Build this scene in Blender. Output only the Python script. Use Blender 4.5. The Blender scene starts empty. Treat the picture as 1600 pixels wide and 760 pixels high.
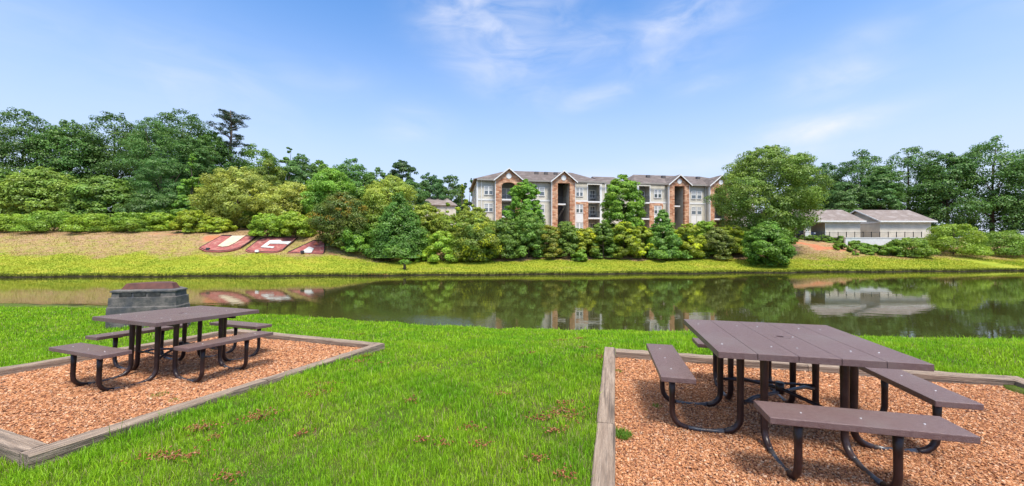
import bpy, math, random
import numpy as np
from mathutils import Vector, Matrix, noise as mnoise
R = math.radians
scene = bpy.context.scene
col = scene.collection

# ------------------------------------------------------------------ camera, sky, sun, exposure
CAM_Z, F = 1.643, 590.0
cam = bpy.data.cameras.new('camera')
cam.sensor_width = 36; cam.lens = F / 1600 * 36; cam.clip_start = .05; cam.clip_end = 5000
cam_o = bpy.data.objects.new('camera', cam); col.objects.link(cam_o)
cam_o.location = (0, 0, CAM_Z); cam_o.rotation_euler = (R(90), 0, 0)
scene.camera = cam_o

SUN_EL, SUN_AZ = R(64), R(162)          # azimuth clockwise from +Y
world = bpy.data.worlds.new('World'); scene.world = world; world.use_nodes = True
SKY_STR = .15
def build_world():
    nt = world.node_tree; N = nt.nodes; L = nt.links
    N.clear()
    out = N.new('ShaderNodeOutputWorld'); bg = N.new('ShaderNodeBackground')
    bg.inputs[1].default_value = SKY_STR
    L.new(bg.outputs[0], out.inputs[0])
    sky = N.new('ShaderNodeTexSky'); sky.sky_type = 'NISHITA'; sky.sun_disc = False
    sky.sun_elevation = SUN_EL; sky.sun_rotation = SUN_AZ
    sky.air_density = 1.0; sky.dust_density = 0.6; sky.ozone_density = 2.2; sky.altitude = 200
    tc = N.new('ShaderNodeTexCoord')
    sep = N.new('ShaderNodeSeparateXYZ'); L.new(tc.outputs['Generated'], sep.inputs[0])
    def math_(op, a, b=None, clamp=False):
        m = N.new('ShaderNodeMath'); m.operation = op; m.use_clamp = clamp
        for i, v in enumerate((a, b)):
            if v is None: continue
            if isinstance(v, (int, float)): m.inputs[i].default_value = v
            else: L.new(v, m.inputs[i])
        return m.outputs[0]
    # azimuth and elevation of the direction (degrees)
    az = math_('MULTIPLY', math_('ARCTAN2', sep.outputs[0], sep.outputs[1]), 57.2958)
    el = math_('MULTIPLY', math_('ARCSINE', sep.outputs[2]), 57.2958)
    comb = N.new('ShaderNodeCombineXYZ'); L.new(az, comb.inputs[0]); L.new(el, comb.inputs[1])
    def nz(scale, sx, sy, detail=6, rough=.55, dist=0.6, off=0, tilt=0):
        mp = N.new('ShaderNodeMapping'); mp.inputs['Scale'].default_value = (sx, sy, 1)
        mp.inputs['Location'].default_value = (off, off * .7, off); mp.inputs['Rotation'].default_value = (0, 0, R(tilt))
        L.new(comb.outputs[0], mp.inputs[0])
        t = N.new('ShaderNodeTexNoise'); t.inputs['Scale'].default_value = scale
        t.inputs['Detail'].default_value = detail; t.inputs['Roughness'].default_value = rough
        t.inputs['Distortion'].default_value = dist
        L.new(mp.outputs[0], t.inputs[0]); return t.outputs[0]
    n1 = nz(1, .10, .22, off=3, tilt=8); n2 = nz(1, .045, .30, off=11, tilt=4)
    def blob(a0, e0, sa, se, amp, rot=0):
        ca, sn = math.cos(R(rot)), math.sin(R(rot))
        da = math_('SUBTRACT', az, a0); de = math_('SUBTRACT', el, e0)
        p = math_('ADD', math_('MULTIPLY', da, ca / sa), math_('MULTIPLY', de, sn / sa))
        q = math_('SUBTRACT', math_('MULTIPLY', de, ca / se), math_('MULTIPLY', da, sn / se))
        r2 = math_('ADD', math_('MULTIPLY', p, p), math_('MULTIPLY', q, q))
        return math_('MULTIPLY', math_('EXPONENT', math_('MULTIPLY', r2, -1)), amp)
    # thin clouds: azimuth, elevation, half sizes, amount
    blobs = [(-1, 30, 10, 6, .95, -35), (3.5, 31, 7, 5, .7, 35), (-8, 31, 6, 4, .8, 0), (8, 26.5, 14, 3, .62, 4), (-4, 26, 8, 4, .6, -20),
             (25, 28.5, 9, 3, .8, 8), (22, 24.5, 9, 2.5, .5, 6), (13, 21, 6, 1.6, .55, 10), (28, 20.5, 5, 1.2, .4, 0),
             (40.5, 18.4, 5, 2.4, .62, 0), (38.5, 13.2, 6.5, 1.6, 1.0, 6), (28, 10.4, 16, 1.6, .5, 2), (14, 9.6, 12, 1.3, .45, 3), (41, 21, 7, 2, .30, 10),
             (-40, 18, 10, 5, .35, 0), (-15, 17, 5, 3, .35, 0), (-30, 21, 12, 3, .2, 0), (58, 24, 8, 5, .5, 10), (-62, 20, 12, 5, .5, 5)]
    tot = None
    for b in blobs:
        o = blob(*b); tot = o if tot is None else math_('MAXIMUM', tot, o)
    wisp = math_('MULTIPLY', math_('SUBTRACT', n1, .34), 2.6, True)
    wisp2 = math_('MULTIPLY', math_('SUBTRACT', n2, .36), 2.6, True)
    w = math_('MULTIPLY', tot, math_('MAXIMUM', wisp, math_('MULTIPLY', wisp2, .8)))
    w = math_('MULTIPLY', w, .95, True)
    # pale band of hazy air near the horizon
    e20 = math_('DIVIDE', math_('MAXIMUM', el, 0), 21.0); hz = math_('MULTIPLY', math_('EXPONENT', math_('MULTIPLY', math_('MULTIPLY', e20, e20), -1)), .97, True)
    hsv = N.new('ShaderNodeHueSaturation'); hsv.inputs['Saturation'].default_value = 1.32; hsv.inputs['Value'].default_value = SKYV
    hsv.inputs['Hue'].default_value = .502
    L.new(sky.outputs[0], hsv.inputs['Color'])
    mix1 = N.new('ShaderNodeMix'); mix1.data_type = 'RGBA'
    L.new(hz, mix1.inputs[0]); L.new(hsv.outputs[0], mix1.inputs[6]); mix1.inputs[7].default_value = HZC
    mix2 = N.new('ShaderNodeMix'); mix2.data_type = 'RGBA'
    L.new(w, mix2.inputs[0]); L.new(mix1.outputs[2], mix2.inputs[6]); mix2.inputs[7].default_value = CLC
    # unseen bright cloud veil high overhead, added as soft fill light
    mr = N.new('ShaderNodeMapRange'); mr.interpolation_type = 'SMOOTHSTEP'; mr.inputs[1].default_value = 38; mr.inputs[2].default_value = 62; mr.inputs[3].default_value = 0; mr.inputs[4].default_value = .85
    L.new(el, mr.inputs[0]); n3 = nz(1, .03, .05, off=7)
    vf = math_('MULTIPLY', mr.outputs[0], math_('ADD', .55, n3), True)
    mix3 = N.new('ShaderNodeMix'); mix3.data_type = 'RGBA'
    L.new(vf, mix3.inputs[0]); L.new(mix2.outputs[2], mix3.inputs[6]); mix3.inputs[7].default_value = FILL_VEIL
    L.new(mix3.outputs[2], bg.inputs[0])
SKYV = 1.18
FILL_VEIL = (9.5, 9.2, 8.6, 1)
HZC = (3.0, 3.35, 4.2, 1); CLC = (3.9, 4.05, 4.6, 1)
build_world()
sun = bpy.data.lights.new('sun', 'SUN'); sun.energy = 3.0; sun.angle = R(14); sun.color = (1, .95, .87)
sun_o = bpy.data.objects.new('sun', sun); col.objects.link(sun_o)
sd = Vector((math.sin(SUN_AZ) * math.cos(SUN_EL), math.cos(SUN_AZ) * math.cos(SUN_EL), math.sin(SUN_EL)))
sun_o.rotation_euler = sd.to_track_quat('Z', 'Y').to_euler(); sun_o.location = (0, -20, 40)
vs = scene.view_settings
vs.view_transform = 'Standard'; vs.look = 'None'; vs.gamma = 1; vs.use_curve_mapping = False
vs.exposure = 0.66
scene.cycles.max_bounces = 6; scene.cycles.diffuse_bounces = 3; scene.cycles.glossy_bounces = 3
scene.cycles.transmission_bounces = 3; scene.cycles.transparent_max_bounces = 8
scene.cycles.caustics_reflective = False; scene.cycles.caustics_refractive = False

# ------------------------------------------------------------------ helpers
def nodes(name):
    m = bpy.data.materials.new(name); m.use_nodes = True
    nt = m.node_tree; nt.nodes.clear()
    return m, nt.nodes, nt.links
def mat(name, c1, c2=None, scale=8, rough=.7, bump=0, bscale=None, metal=0, stretch=(1, 1, 1), lo=.35, hi=.65, spec=.4, detail=5, coords='Object', c3=None, s3=1.0):
    """Principled with a two-colour noise and a bump."""
    m, N, L = nodes(name)
    out = N.new('ShaderNodeOutputMaterial'); p = N.new('ShaderNodeBsdfPrincipled'); L.new(p.outputs[0], out.inputs[0])
    p.inputs['Roughness'].default_value = rough; p.inputs['Metallic'].default_value = metal
    p.inputs['Specular IOR Level'].default_value = spec
    tc = N.new('ShaderNodeTexCoord'); mp = N.new('ShaderNodeMapping'); mp.inputs['Scale'].default_value = stretch
    L.new(tc.outputs[coords], mp.inputs[0])
    if c2 is None: c2 = tuple(v * .8 for v in c1)
    t = N.new('ShaderNodeTexNoise'); t.inputs['Scale'].default_value = scale; t.inputs['Detail'].default_value = detail
    L.new(mp.outputs[0], t.inputs[0])
    r = N.new('ShaderNodeValToRGB'); r.color_ramp.elements[0].position = lo; r.color_ramp.elements[1].position = hi
    r.color_ramp.elements[0].color = (*c1, 1); r.color_ramp.elements[1].color = (*c2, 1)
    L.new(t.outputs[0], r.inputs[0])
    colr = r.outputs[0]
    if c3:
        t3 = N.new('ShaderNodeTexNoise'); t3.inputs['Scale'].default_value = s3; t3.inputs['Detail'].default_value = 6
        L.new(mp.outputs[0], t3.inputs[0])
        r3 = N.new('ShaderNodeValToRGB'); r3.color_ramp.elements[0].position = .5; r3.color_ramp.elements[1].position = .66
        L.new(t3.outputs[0], r3.inputs[0])
        mx = N.new('ShaderNodeMix'); mx.data_type = 'RGBA'; L.new(r3.outputs[0], mx.inputs[0]); L.new(colr, mx.inputs[6]); mx.inputs[7].default_value = (*c3, 1)
        colr = mx.outputs[2]
    L.new(colr, p.inputs['Base Color'])
    if bump:
        tb = N.new('ShaderNodeTexNoise'); tb.inputs['Scale'].default_value = bscale or scale * 3; tb.inputs['Detail'].default_value = 6
        L.new(mp.outputs[0], tb.inputs[0])
        b = N.new('ShaderNodeBump'); b.inputs['Strength'].default_value = bump; b.inputs['Distance'].default_value = .02
        L.new(tb.outputs[0], b.inputs['Height']); L.new(b.outputs[0], p.inputs['Normal'])
    return m
def tag(o, label=None, cat=None, group=None, kind=None):
    if label: o['label'] = label
    if cat: o['category'] = cat
    if group: o['group'] = group
    if kind: o['kind'] = kind
    return o
def empty(name, loc, rz=0):
    o = bpy.data.objects.new(name, None); o.empty_display_size = .2; col.objects.link(o)
    o.location = loc; o.rotation_euler = (0, 0, rz); return o
class Parts:
    """a bundle of boxes that are linked as one mesh each"""
    def __init__(s): s.l = []
    def box(s, *a, **k): s.l.append(a)
    def build(s, name, m, parent):
        out = []
        for a in s.l:
            b = MB(); b.box(*a); out.append(b.build(name, m, parent))
        return out[0]
class MB:
    def __init__(s): s.v = []; s.f = []; s.sm = []
    def poly(s, pts, smooth=False):
        n = len(s.v); s.v += [tuple(p) for p in pts]; s.f.append(tuple(range(n, n + len(pts)))); s.sm.append(smooth)
    def box(s, x0, x1, y0, y1, z0, z1, M=None, top=None):
        P = [(x0, y0, z0), (x1, y0, z0), (x1, y1, z0), (x0, y1, z0), (x0, y0, z1), (x1, y0, z1), (x1, y1, z1), (x0, y1, z1)]
        if M is not None: P = [tuple(M @ Vector(p)) for p in P]
        n = len(s.v); s.v += P
        for f in ((0, 3, 2, 1), (4, 5, 6, 7), (0, 1, 5, 4), (1, 2, 6, 5), (2, 3, 7, 6), (3, 0, 4, 7)):
            s.f.append(tuple(n + i for i in f)); s.sm.append(False)
        return s
    def prism(s, pts, axis_vec):
        """extrude a planar polygon by a vector"""
        n = len(pts); b = len(s.v); a = Vector(axis_vec)
        s.v += [tuple(p) for p in pts] + [tuple(Vector(p) + a) for p in pts]
        s.f.append(tuple(b + i for i in reversed(range(n)))); s.f.append(tuple(b + n + i for i in range(n)))
        for i in range(n):
            j = (i + 1) % n; s.f.append((b + i, b + j, b + n + j, b + n + i))
        s.sm += [False] * (n + 2); return s
    def tube(s, path, r, seg=8, caps=True, flat=None):
        path = [Vector(p) for p in path]
        if not isinstance(r, (list, tuple)): r = [r] * len(path)
        up = Vector((0, 0, 1)); rings = []; b = len(s.v)
        prev = None
        for i, p in enumerate(path):
            t = (path[min(i + 1, len(path) - 1)] - path[max(i - 1, 0)]).normalized()
            if prev is None:
                a = t.cross(up if abs(t.z) < .9 else Vector((1, 0, 0))).normalized()
            else:
                a = (prev - t * prev.dot(t)).normalized()
            prev = a; c = t.cross(a)
            for k in range(seg):
                th = 2 * math.pi * k / seg
                s.v.append(tuple(p + a * (math.cos(th) * r[i]) + c * (math.sin(th) * r[i])))
        for i in range(len(path) - 1):
            for k in range(seg):
                k2 = (k + 1) % seg
                s.f.append((b + i * seg + k, b + i * seg + k2, b + (i + 1) * seg + k2, b + (i + 1) * seg + k)); s.sm.append(True)
        if caps:
            s.f.append(tuple(b + k for k in reversed(range(seg)))); s.sm.append(False)
            s.f.append(tuple(b + (len(path) - 1) * seg + k for k in range(seg))); s.sm.append(False)
        return s
    def build(s, name, m, parent=None, bevel=0, loc=None):
        me = bpy.data.meshes.new(name); me.from_pydata(s.v, [], s.f); me.polygons.foreach_set('use_smooth', s.sm)
        me.materials.append(m); me.update()
        o = bpy.data.objects.new(name, me); col.objects.link(o)
        if parent: o.parent = parent
        if loc: o.location = loc
        if bevel:
            b = o.modifiers.new('bevel', 'BEVEL'); b.width = bevel; b.segments = 2; b.limit_method = 'ANGLE'
        return o
def np_mesh(name, V, nper, m, parent=None, colors=None, colname='tint'):
    """V: (n*nper,3) vertices, faces are consecutive groups of nper vertices; colors per face value(s)"""
    n = len(V) // nper
    me = bpy.data.meshes.new(name)
    me.vertices.add(n * nper); me.vertices.foreach_set('co', np.ascontiguousarray(V, dtype=np.float32).ravel())
    me.loops.add(n * nper); me.loops.foreach_set('vertex_index', np.arange(n * nper, dtype=np.int32))
    me.polygons.add(n); me.polygons.foreach_set('loop_start', np.arange(0, n * nper, nper, dtype=np.int32))
    if colors is not None:
        a = me.attributes.new(colname, 'FLOAT_COLOR', 'FACE'); c = np.ones((n, 4), dtype=np.float32); c[:, :colors.shape[1]] = colors
        a.data.foreach_set('color', c.ravel())
    me.materials.append(m); me.update()
    o = bpy.data.objects.new(name, me); col.objects.link(o)
    if parent: o.parent = parent
    return o

# ------------------------------------------------------------------ terrain
WZ = CAM_Z - 3.4                          # water level
KW = 3.4 * F
def wpt(px, py): d = KW / (py - 380.0); return ((px - 800) / F * d, d)
near = [wpt(*p) for p in ((-700, 468), (-200, 472), (0, 475), (230, 481), (300, 486), (430, 495), (560, 504), (700, 514), (850, 521), (1000, 523), (1100, 527), (1370, 538), (1600, 545), (2000, 552))]
far = [wpt(*p) for p in ((-900, 434.5), (-200, 434), (230, 432.7), (640, 430.8), (1000, 428.2), (1370, 425), (1600, 423.5), (2400, 422))]
nx = np.array([p[0] for p in near]); ny = np.array([p[1] for p in near])
fx = np.array([p[0] for p in far]); fy = np.array([p[1] for p in far])
nshore = lambda x: np.interp(x, nx, ny) + .12 * np.sin(x * 2.3) + .08 * np.sin(x * 5.1 + 1)
fshore = lambda x: np.interp(x, fx, fy) + .35 * np.sin(x * .55) + .12 * np.sin(x * 1.7 + 2) + .05 * np.sin(x * 4.3)
def sstep(a, b, x): t = np.clip((x - a) / (b - a), 0, 1); return t * t * (3 - 2 * t)
def lawn_plane(x, y): return .2476 + .0333 * np.clip(x, -4.6, 1.0) - .0544 * np.clip(y, 3.7, 9)
# beds: origin, u direction, v direction, extents
LB = dict(c=(-4.732, 5.368), rz=R(-20), z0=-.157, gu=.009, gv=-.041)
RBc = (1.374, 5.6); RBa = R(-15.4)
def uv_of(x, y, c, rz):
    dx, dy = x - c[0], y - c[1]; return dx * math.cos(rz) + dy * math.sin(rz), -dx * math.sin(rz) + dy * math.cos(rz)
LEXT = (-1.94, 1.90, -2.0, 2.06)
REXT = (0.0, 4.4, -4.6, 0.0)
def in_bed(x, y, inset=0.07):
    u, v = uv_of(x, y, LB['c'], LB['rz']); a = (u > LEXT[0] + inset) & (u < LEXT[1] - inset) & (v > LEXT[2] + inset) & (v < LEXT[3] - inset)
    u, v = uv_of(x, y, RBc, RBa); b = (u > REXT[0] + inset) & (u < REXT[1] - inset) & (v > REXT[2] + inset) & (v < REXT[3] - inset)
    return a, b
def lumps(x, y, s, amp):
    return amp * (np.sin(x * 1.3 / s + 1.1 * np.sin(y * .9 / s)) * np.sin(y * 1.1 / s + .7 * np.sin(x * 1.7 / s)) + .5 * np.sin(x * 3.1 / s + 2) * np.sin(y * 2.7 / s + 1))
def terrain(x, y, beds=False):
    x = np.asarray(x, float); y = np.asarray(y, float)
    ys = nshore(x); yf = fshore(x)
    s = np.clip((y - 5.5) / (ys - 5.5), 0, 1)
    pl = lawn_plane(x, y) + lumps(x, y, .8, .012) * np.clip((y - 1) / 3, 0, 1)
    zn = pl + (WZ + .07 - lawn_plane(x, ys)) * s ** 1.45
    yfs = np.interp(x, fx, fy); t = y - yf; t = t + (yf - yfs) * sstep(3, 6, t)
    tl = np.interp(t, [0, .9, 6.0, 7.3, 10.9, 13, 30, 100, 400], [WZ + .16, -1.45, .2, .62, 2.62, 3.1, 5.0, 9, 14])
    tm = np.interp(t, [0, 1, 7.5, 12, 22, 40, 100, 400], [WZ + .16, -1.50, -.45, .9, 3.0, 3.2, 4, 8])
    tr = np.interp(t, [0, 1.2, 8, 14, 17.5, 21, 60, 100, 400], [WZ + .16, -1.45, -.15, 1.4, 2.35, 2.6, 2.8, 4, 8])
    wl = 1 - sstep(-26, -13, x); wr = sstep(26, 34, x)
    zf = tl * wl + tr * wr + tm * (1 - wl - wr) + lumps(x, y, 3.0, .07) * np.clip(t / 4, 0, 1) * (1 - .75 * wl * sstep(4, 6, t) * (1 - sstep(13, 16, t)))
    pond = np.maximum(WZ - .25 - .35 * np.minimum(y - ys, 4), -4); pond = np.maximum(pond, WZ - .35 - .3 * np.clip(yf - y, 0, 4))
    z = np.where(y < ys, zn, np.where(y > yf, zf, pond))
    if beds:
        a, b = in_bed(x, y)
        z = np.where(a | b, z - .35, z)
    return z
def th(x, y): return float(terrain(x, y))
def ray_ground(px, py, ymin=None):
    k = (px - 800) / F; s = (380 - py) / F
    y0 = float(ymin or 39.0)
    for i in range(6000):
        y = y0 + i * .02
        if CAM_Z + s * y <= th(k * y, y): return Vector((k * y, y, th(k * y, y)))
    return Vector((k * y, y, th(k * y, y)))
def grid_axis(segs):
    out = []
    for a, b, st in segs: out += list(np.arange(a, b, st))
    out.append(segs[-1][1]); return np.array(out)
def tint_masks(x, y):
    """how much bare brown ground / red clay lies where on the far bank"""
    t = y - fshore(x)
    n = lumps(x, y, 1.6, .5) + lumps(x + 31, y * 2.2, .8, .3)
    left = 1 - sstep(-16, -9, x)
    rt = sstep(33, 38, x)
    brown = sstep(4.6, 7.0, t + n * 1.2) * (left + (1 - left) * .0)
    mid = sstep(6.3, 7.8, t + n * 1.1) * (1 - left) * (1 - rt)
    r2 = sstep(4.5, 7.5, t + n * 1.6) * rt
    keepm = np.clip(mid, 0, 1)
    brown = np.clip(np.maximum(brown, r2), 0, 1) * (t < 60)
    patch = np.clip(.8 - ((t - 2.6) / .9) ** 2, 0, 1) * sstep(.25, .5, lumps(x, y, 3.5, .6)) * .35
    brown = np.maximum(brown * (.58 + .20 * sstep(7, 13, t) + .12 * np.clip(n, -1, 1)), patch * (t > 0))
    brown = np.maximum(brown, keepm * .85 * (t < 60))
    def bl(px, py, rx, ry):
        g = ray_ground(px, py); return np.exp(-(((x - g.x) / rx) ** 2 + ((y - g.y) / ry) ** 2))
    clay = np.zeros_like(x)
    for px, py, rx, ry, a in ((331, 372, 1.5, 1.0, .9), (384, 376, .8, 1.6, 1), (398, 388, .6, 1.0, .8), (574, 429.5, 2.2, .35, 1.3), (1290, 388, 4.2, 1.5, 1.0),
                              (1260, 381, 4, 1.4, .9), (1160, 385, 2.0, 1.5, .8), (250, 366, 4, .7, .7), (520, 398, 2, .9, .4), (1330, 393, 3, 1, .5)):
        clay = np.maximum(clay, a * bl(px, py, rx, ry))
    clay = np.clip(clay * (.72 + n * 1.0), 0, 1) * (t > -.5)
    # near lawn: small worn patches
    return brown, clay
def build_ground():
    xs = grid_axis([(-900, -120, 40), (-120, -60, 4), (-60, -8, .35), (-8, 7, .075), (7, 60, .35), (60, 140, 4), (140, 900.1, 40)])
    ys = grid_axis([(-40, 0, 2), (0, 7.9, .075), (7.9, 18, .2), (18, 36, .8), (36, 62, .2), (62, 110, 2), (110, 1500, 60)])
    X, Y = np.meshgrid(xs, ys); Z = terrain(X, Y, True)
    nxx, nyy = len(xs), len(ys)
    V = np.stack([X, Y, Z], -1).reshape(-1, 3)
    i = np.arange(nxx * nyy).reshape(nyy, nxx)
    Fq = np.stack([i[:-1, :-1], i[:-1, 1:], i[1:, 1:], i[1:, :-1]], -1).reshape(-1, 4)
    me = bpy.data.meshes.new('ground'); me.vertices.add(len(V)); me.vertices.foreach_set('co', V.astype(np.float32).ravel())
    me.loops.add(len(Fq) * 4); me.loops.foreach_set('vertex_index', Fq.astype(np.int32).ravel())
    me.polygons.add(len(Fq)); me.polygons.foreach_set('loop_start', np.arange(0, len(Fq) * 4, 4, dtype=np.int32))
    me.polygons.foreach_set('use_smooth', np.ones(len(Fq), dtype=bool))
    br, cl = tint_masks(X.ravel(), Y.ravel())
    a = me.attributes.new('cover', 'FLOAT_COLOR', 'POINT')
    c = np.zeros((len(V), 4), np.float32); c[:, 0] = br; c[:, 1] = cl; c[:, 2] = (Y.ravel() > 30); c[:, 3] = 1
    a.data.foreach_set('color', c.ravel())
    me.update()
    m, N, L = nodes('ground cover')
    out = N.new('ShaderNodeOutputMaterial'); p = N.new('ShaderNodeBsdfPrincipled'); L.new(p.outputs[0], out.inputs[0])
    p.inputs['Roughness'].default_value = .9; p.inputs['Specular IOR Level'].default_value = .15
    at = N.new('ShaderNodeAttribute'); at.attribute_name = 'cover'
    sp = N.new('ShaderNodeSeparateColor'); L.new(at.outputs['Color'], sp.inputs[0])
    geo = N.new('ShaderNodeNewGeometry')
    def noise(sc, det=6, rough=.6, st=(1, 1, 1)):
        mp = N.new('ShaderNodeMapping'); mp.inputs['Scale'].default_value = st; L.new(geo.outputs['Position'], mp.inputs[0])
        t = N.new('ShaderNodeTexNoise'); t.inputs['Scale'].default_value = sc; t.inputs['Detail'].default_value = det; t.inputs['Roughness'].default_value = rough
        L.new(mp.outputs[0], t.inputs[0]); return t.outputs[0]
    def ramp(inp, stops):
        r = N.new('ShaderNodeValToRGB'); e = r.color_ramp.elements
        while len(e) < len(stops): e.new(.5)
        for k, (pos, c) in enumerate(stops): e[k].position = pos; e[k].color = (*c, 1)
        L.new(inp, r.inputs[0]); return r.outputs[0]
    def mix(f, a, b):
        x = N.new('ShaderNodeMix'); x.data_type = 'RGBA'
        L.new(f, x.inputs[0]); L.new(a, x.inputs[6]); L.new(b, x.inputs[7]); return x.outputs[2]
    fargrass = ramp(noise(.42, 8, .68, (1, 2.2, 1)), [(.30, (.20, .27, .02)), (.5, (.29, .33, .03)), (.62, (.36, .35, .04)), (.75, (.40, .33, .08))])
    neargrass = ramp(noise(2.2, 8, .7), [(.3, (.06, .10, .012)), (.5, (.10, .15, .02)), (.68, (.16, .13, .05))])
    g = mix(sp.outputs[2], neargrass, fargrass)
    brown = ramp(noise(1.6, 9, .72, (1, 2, 1)), [(.32, (.16, .11, .05)), (.45, (.30, .20, .11)), (.56, (.42, .26, .15)), (.66, (.26, .24, .06)), (.8, (.45, .30, .20))])
    clay = ramp(noise(3.0, 8, .7, (1, 2, 1)), [(.3, (.34, .13, .07)), (.6, (.52, .20, .10)), (.8, (.5, .3, .2))])
    n = noise(1.1, 8, .7, (1, 2.2, 1))
    def thr(v, nn, w=.35):
        ad = N.new('ShaderNodeMath'); ad.operation = 'ADD'; L.new(v, ad.inputs[0]); L.new(nn, ad.inputs[1])
        mr = N.new('ShaderNodeMapRange'); mr.inputs[1].default_value = 1.0 - w / 2; mr.inputs[2].default_value = 1.0 + w / 2
        L.new(ad.outputs[0], mr.inputs[0]); return mr.outputs[0]
    g = mix(thr(sp.outputs[0], n, .5), g, brown)
    g = mix(thr(sp.outputs[1], n, .35), g, clay)
    # dark shade of the undercut waterline, painted into the ground colour
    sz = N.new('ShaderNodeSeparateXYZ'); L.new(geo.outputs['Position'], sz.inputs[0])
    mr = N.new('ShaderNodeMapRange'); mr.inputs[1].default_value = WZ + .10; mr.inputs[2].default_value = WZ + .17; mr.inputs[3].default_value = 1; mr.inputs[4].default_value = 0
    L.new(sz.outputs[2], mr.inputs[0]); undercut_shade = N.new('ShaderNodeRGB'); undercut_shade.outputs[0].default_value = (.035, .030, .016, 1)
    g = mix(mr.outputs[0], g, undercut_shade.outputs[0])
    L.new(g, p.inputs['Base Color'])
    b = N.new('ShaderNodeBump'); b.inputs['Strength'].default_value = .9; b.inputs['Distance'].default_value = .12
    L.new(noise(5.0, 8, .75), b.inputs['Height']); L.new(b.outputs[0], p.inputs['Normal'])
    me.materials.append(m)
    o = bpy.data.objects.new('ground', me); col.objects.link(o); o['kind'] = 'structure'
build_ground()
def build_water():
    m, N, L = nodes('pond water')
    out = N.new('ShaderNodeOutputMaterial'); p = N.new('ShaderNodeBsdfPrincipled'); L.new(p.outputs[0], out.inputs[0])
    p.inputs['Base Color'].default_value = (.038, .040, .010, 1); p.inputs['Roughness'].default_value = .025
    p.inputs['IOR'].default_value = 1.40; p.inputs['Specular IOR Level'].default_value = .85
    geo = N.new('ShaderNodeNewGeometry')
    def nz(sc, st, det, r=.5):
        mp = N.new('ShaderNodeMapping'); mp.inputs['Scale'].default_value = st; L.new(geo.outputs['Position'], mp.inputs[0])
        t = N.new('ShaderNodeTexNoise'); t.inputs['Scale'].default_value = sc; t.inputs['Detail'].default_value = det; t.inputs['Roughness'].default_value = r
        L.new(mp.outputs[0], t.inputs[0]); return t.outputs[0]
    a = nz(1.6, (.55, 1.3, 1), 3); c = nz(9, (.6, 1.2, 1), 2)
    # patch of livelier ripples in front of the near left shore
    sx = N.new('ShaderNodeSeparateXYZ'); L.new(geo.outputs['Position'], sx.inputs[0])
    def mt(op, x, y):
        q = N.new('ShaderNodeMath'); q.operation = op
        for i, v in enumerate((x, y)):
            if isinstance(v, (int, float)): q.inputs[i].default_value = v
            else: L.new(v, q.inputs[i])
        return q.outputs[0]
    dx = mt('DIVIDE', mt('ADD', sx.outputs[0], 5.0), 4.0); dy = mt('DIVIDE', mt('SUBTRACT', mt('ADD', sx.outputs[1], mt('MULTIPLY', sx.outputs[0], .28)), 15.6), 1.1)
    gs = mt('POWER', 2.718, mt('MULTIPLY', mt('ADD', mt('MULTIPLY', dx, dx), mt('MULTIPLY', dy, dy)), -1))
    h = mt('ADD', mt('MULTIPLY', a, .45), mt('MULTIPLY', c, mt('ADD', .05, mt('MULTIPLY', gs, 2.2))))
    b = N.new('ShaderNodeBump'); b.inputs['Strength'].default_value = .08; b.inputs['Distance'].default_value = .08
    L.new(h, b.inputs['Height']); L.new(b.outputs[0], p.inputs['Normal'])
    mb = MB(); mb.poly([(-300, 3, WZ), (300, 3, WZ), (300, 70, WZ), (-300, 70, WZ)])
    # keep the sheet inside the basin
    me_v = []
    xs = np.linspace(-110, 110, 160)
    mb = MB()
    for i in range(len(xs) - 1):
        a0, a1 = xs[i], xs[i + 1]
        mb.poly([(a0, float(nshore(a0)) - 1.2, WZ), (a1, float(nshore(a1)) - 1.2, WZ), (a1, float(fshore(a1)) + .6, WZ), (a0, float(fshore(a0)) + .6, WZ)])
    o = mb.build('pond_water', m); o['kind'] = 'structure'
    import bmesh
    bm = bmesh.new(); bm.from_mesh(o.data); bmesh.ops.remove_doubles(bm, verts=bm.verts, dist=1e-4); bm.to_mesh(o.data); bm.free()
build_water()

# ------------------------------------------------------------------ materials
M = {}
M['siding'] = mat('siding', (.46, .42, .345), (.50, .455, .375), 2, .7)
def siding_mat(name, c, pitch=.2):
    m, N, L = nodes(name)
    out = N.new('ShaderNodeOutputMaterial'); p = N.new('ShaderNodeBsdfPrincipled'); L.new(p.outputs[0], out.inputs[0]); p.inputs['Roughness'].default_value = .65
    tc = N.new('ShaderNodeTexCoord'); sp = N.new('ShaderNodeSeparateXYZ'); L.new(tc.outputs['Object'], sp.inputs[0])
    md = N.new('ShaderNodeMath'); md.operation = 'DIVIDE'; L.new(sp.outputs[2], md.inputs[0]); md.inputs[1].default_value = pitch
    fr = N.new('ShaderNodeMath'); fr.operation = 'FRACT'; L.new(md.outputs[0], fr.inputs[0])
    t = N.new('ShaderNodeTexNoise'); t.inputs['Scale'].default_value = .8; t.inputs['Detail'].default_value = 5; L.new(tc.outputs['Object'], t.inputs[0])
    r = N.new('ShaderNodeValToRGB'); r.color_ramp.elements[0].color = (*[v * .86 for v in c], 1); r.color_ramp.elements[1].color = (*[v * 1.08 for v in c], 1)
    r.color_ramp.elements[0].position = .35; r.color_ramp.elements[1].position = .65
    L.new(t.outputs[0], r.inputs[0]); L.new(r.outputs[0], p.inputs['Base Color'])
    b = N.new('ShaderNodeBump'); b.inputs['Strength'].default_value = 1; b.inputs['Distance'].default_value = .045
    inv = N.new('ShaderNodeMath'); inv.operation = 'SUBTRACT'; inv.inputs[0].default_value = 1; L.new(fr.outputs[0], inv.inputs[1])
    L.new(inv.outputs[0], b.inputs['Height']); L.new(b.outputs[0], p.inputs['Normal'])
    return m
M['siding'] = siding_mat('lap siding', (.56, .515, .42), .22)
M['siding2'] = siding_mat('lap siding cream', (.62, .56, .45), .22)
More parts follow.
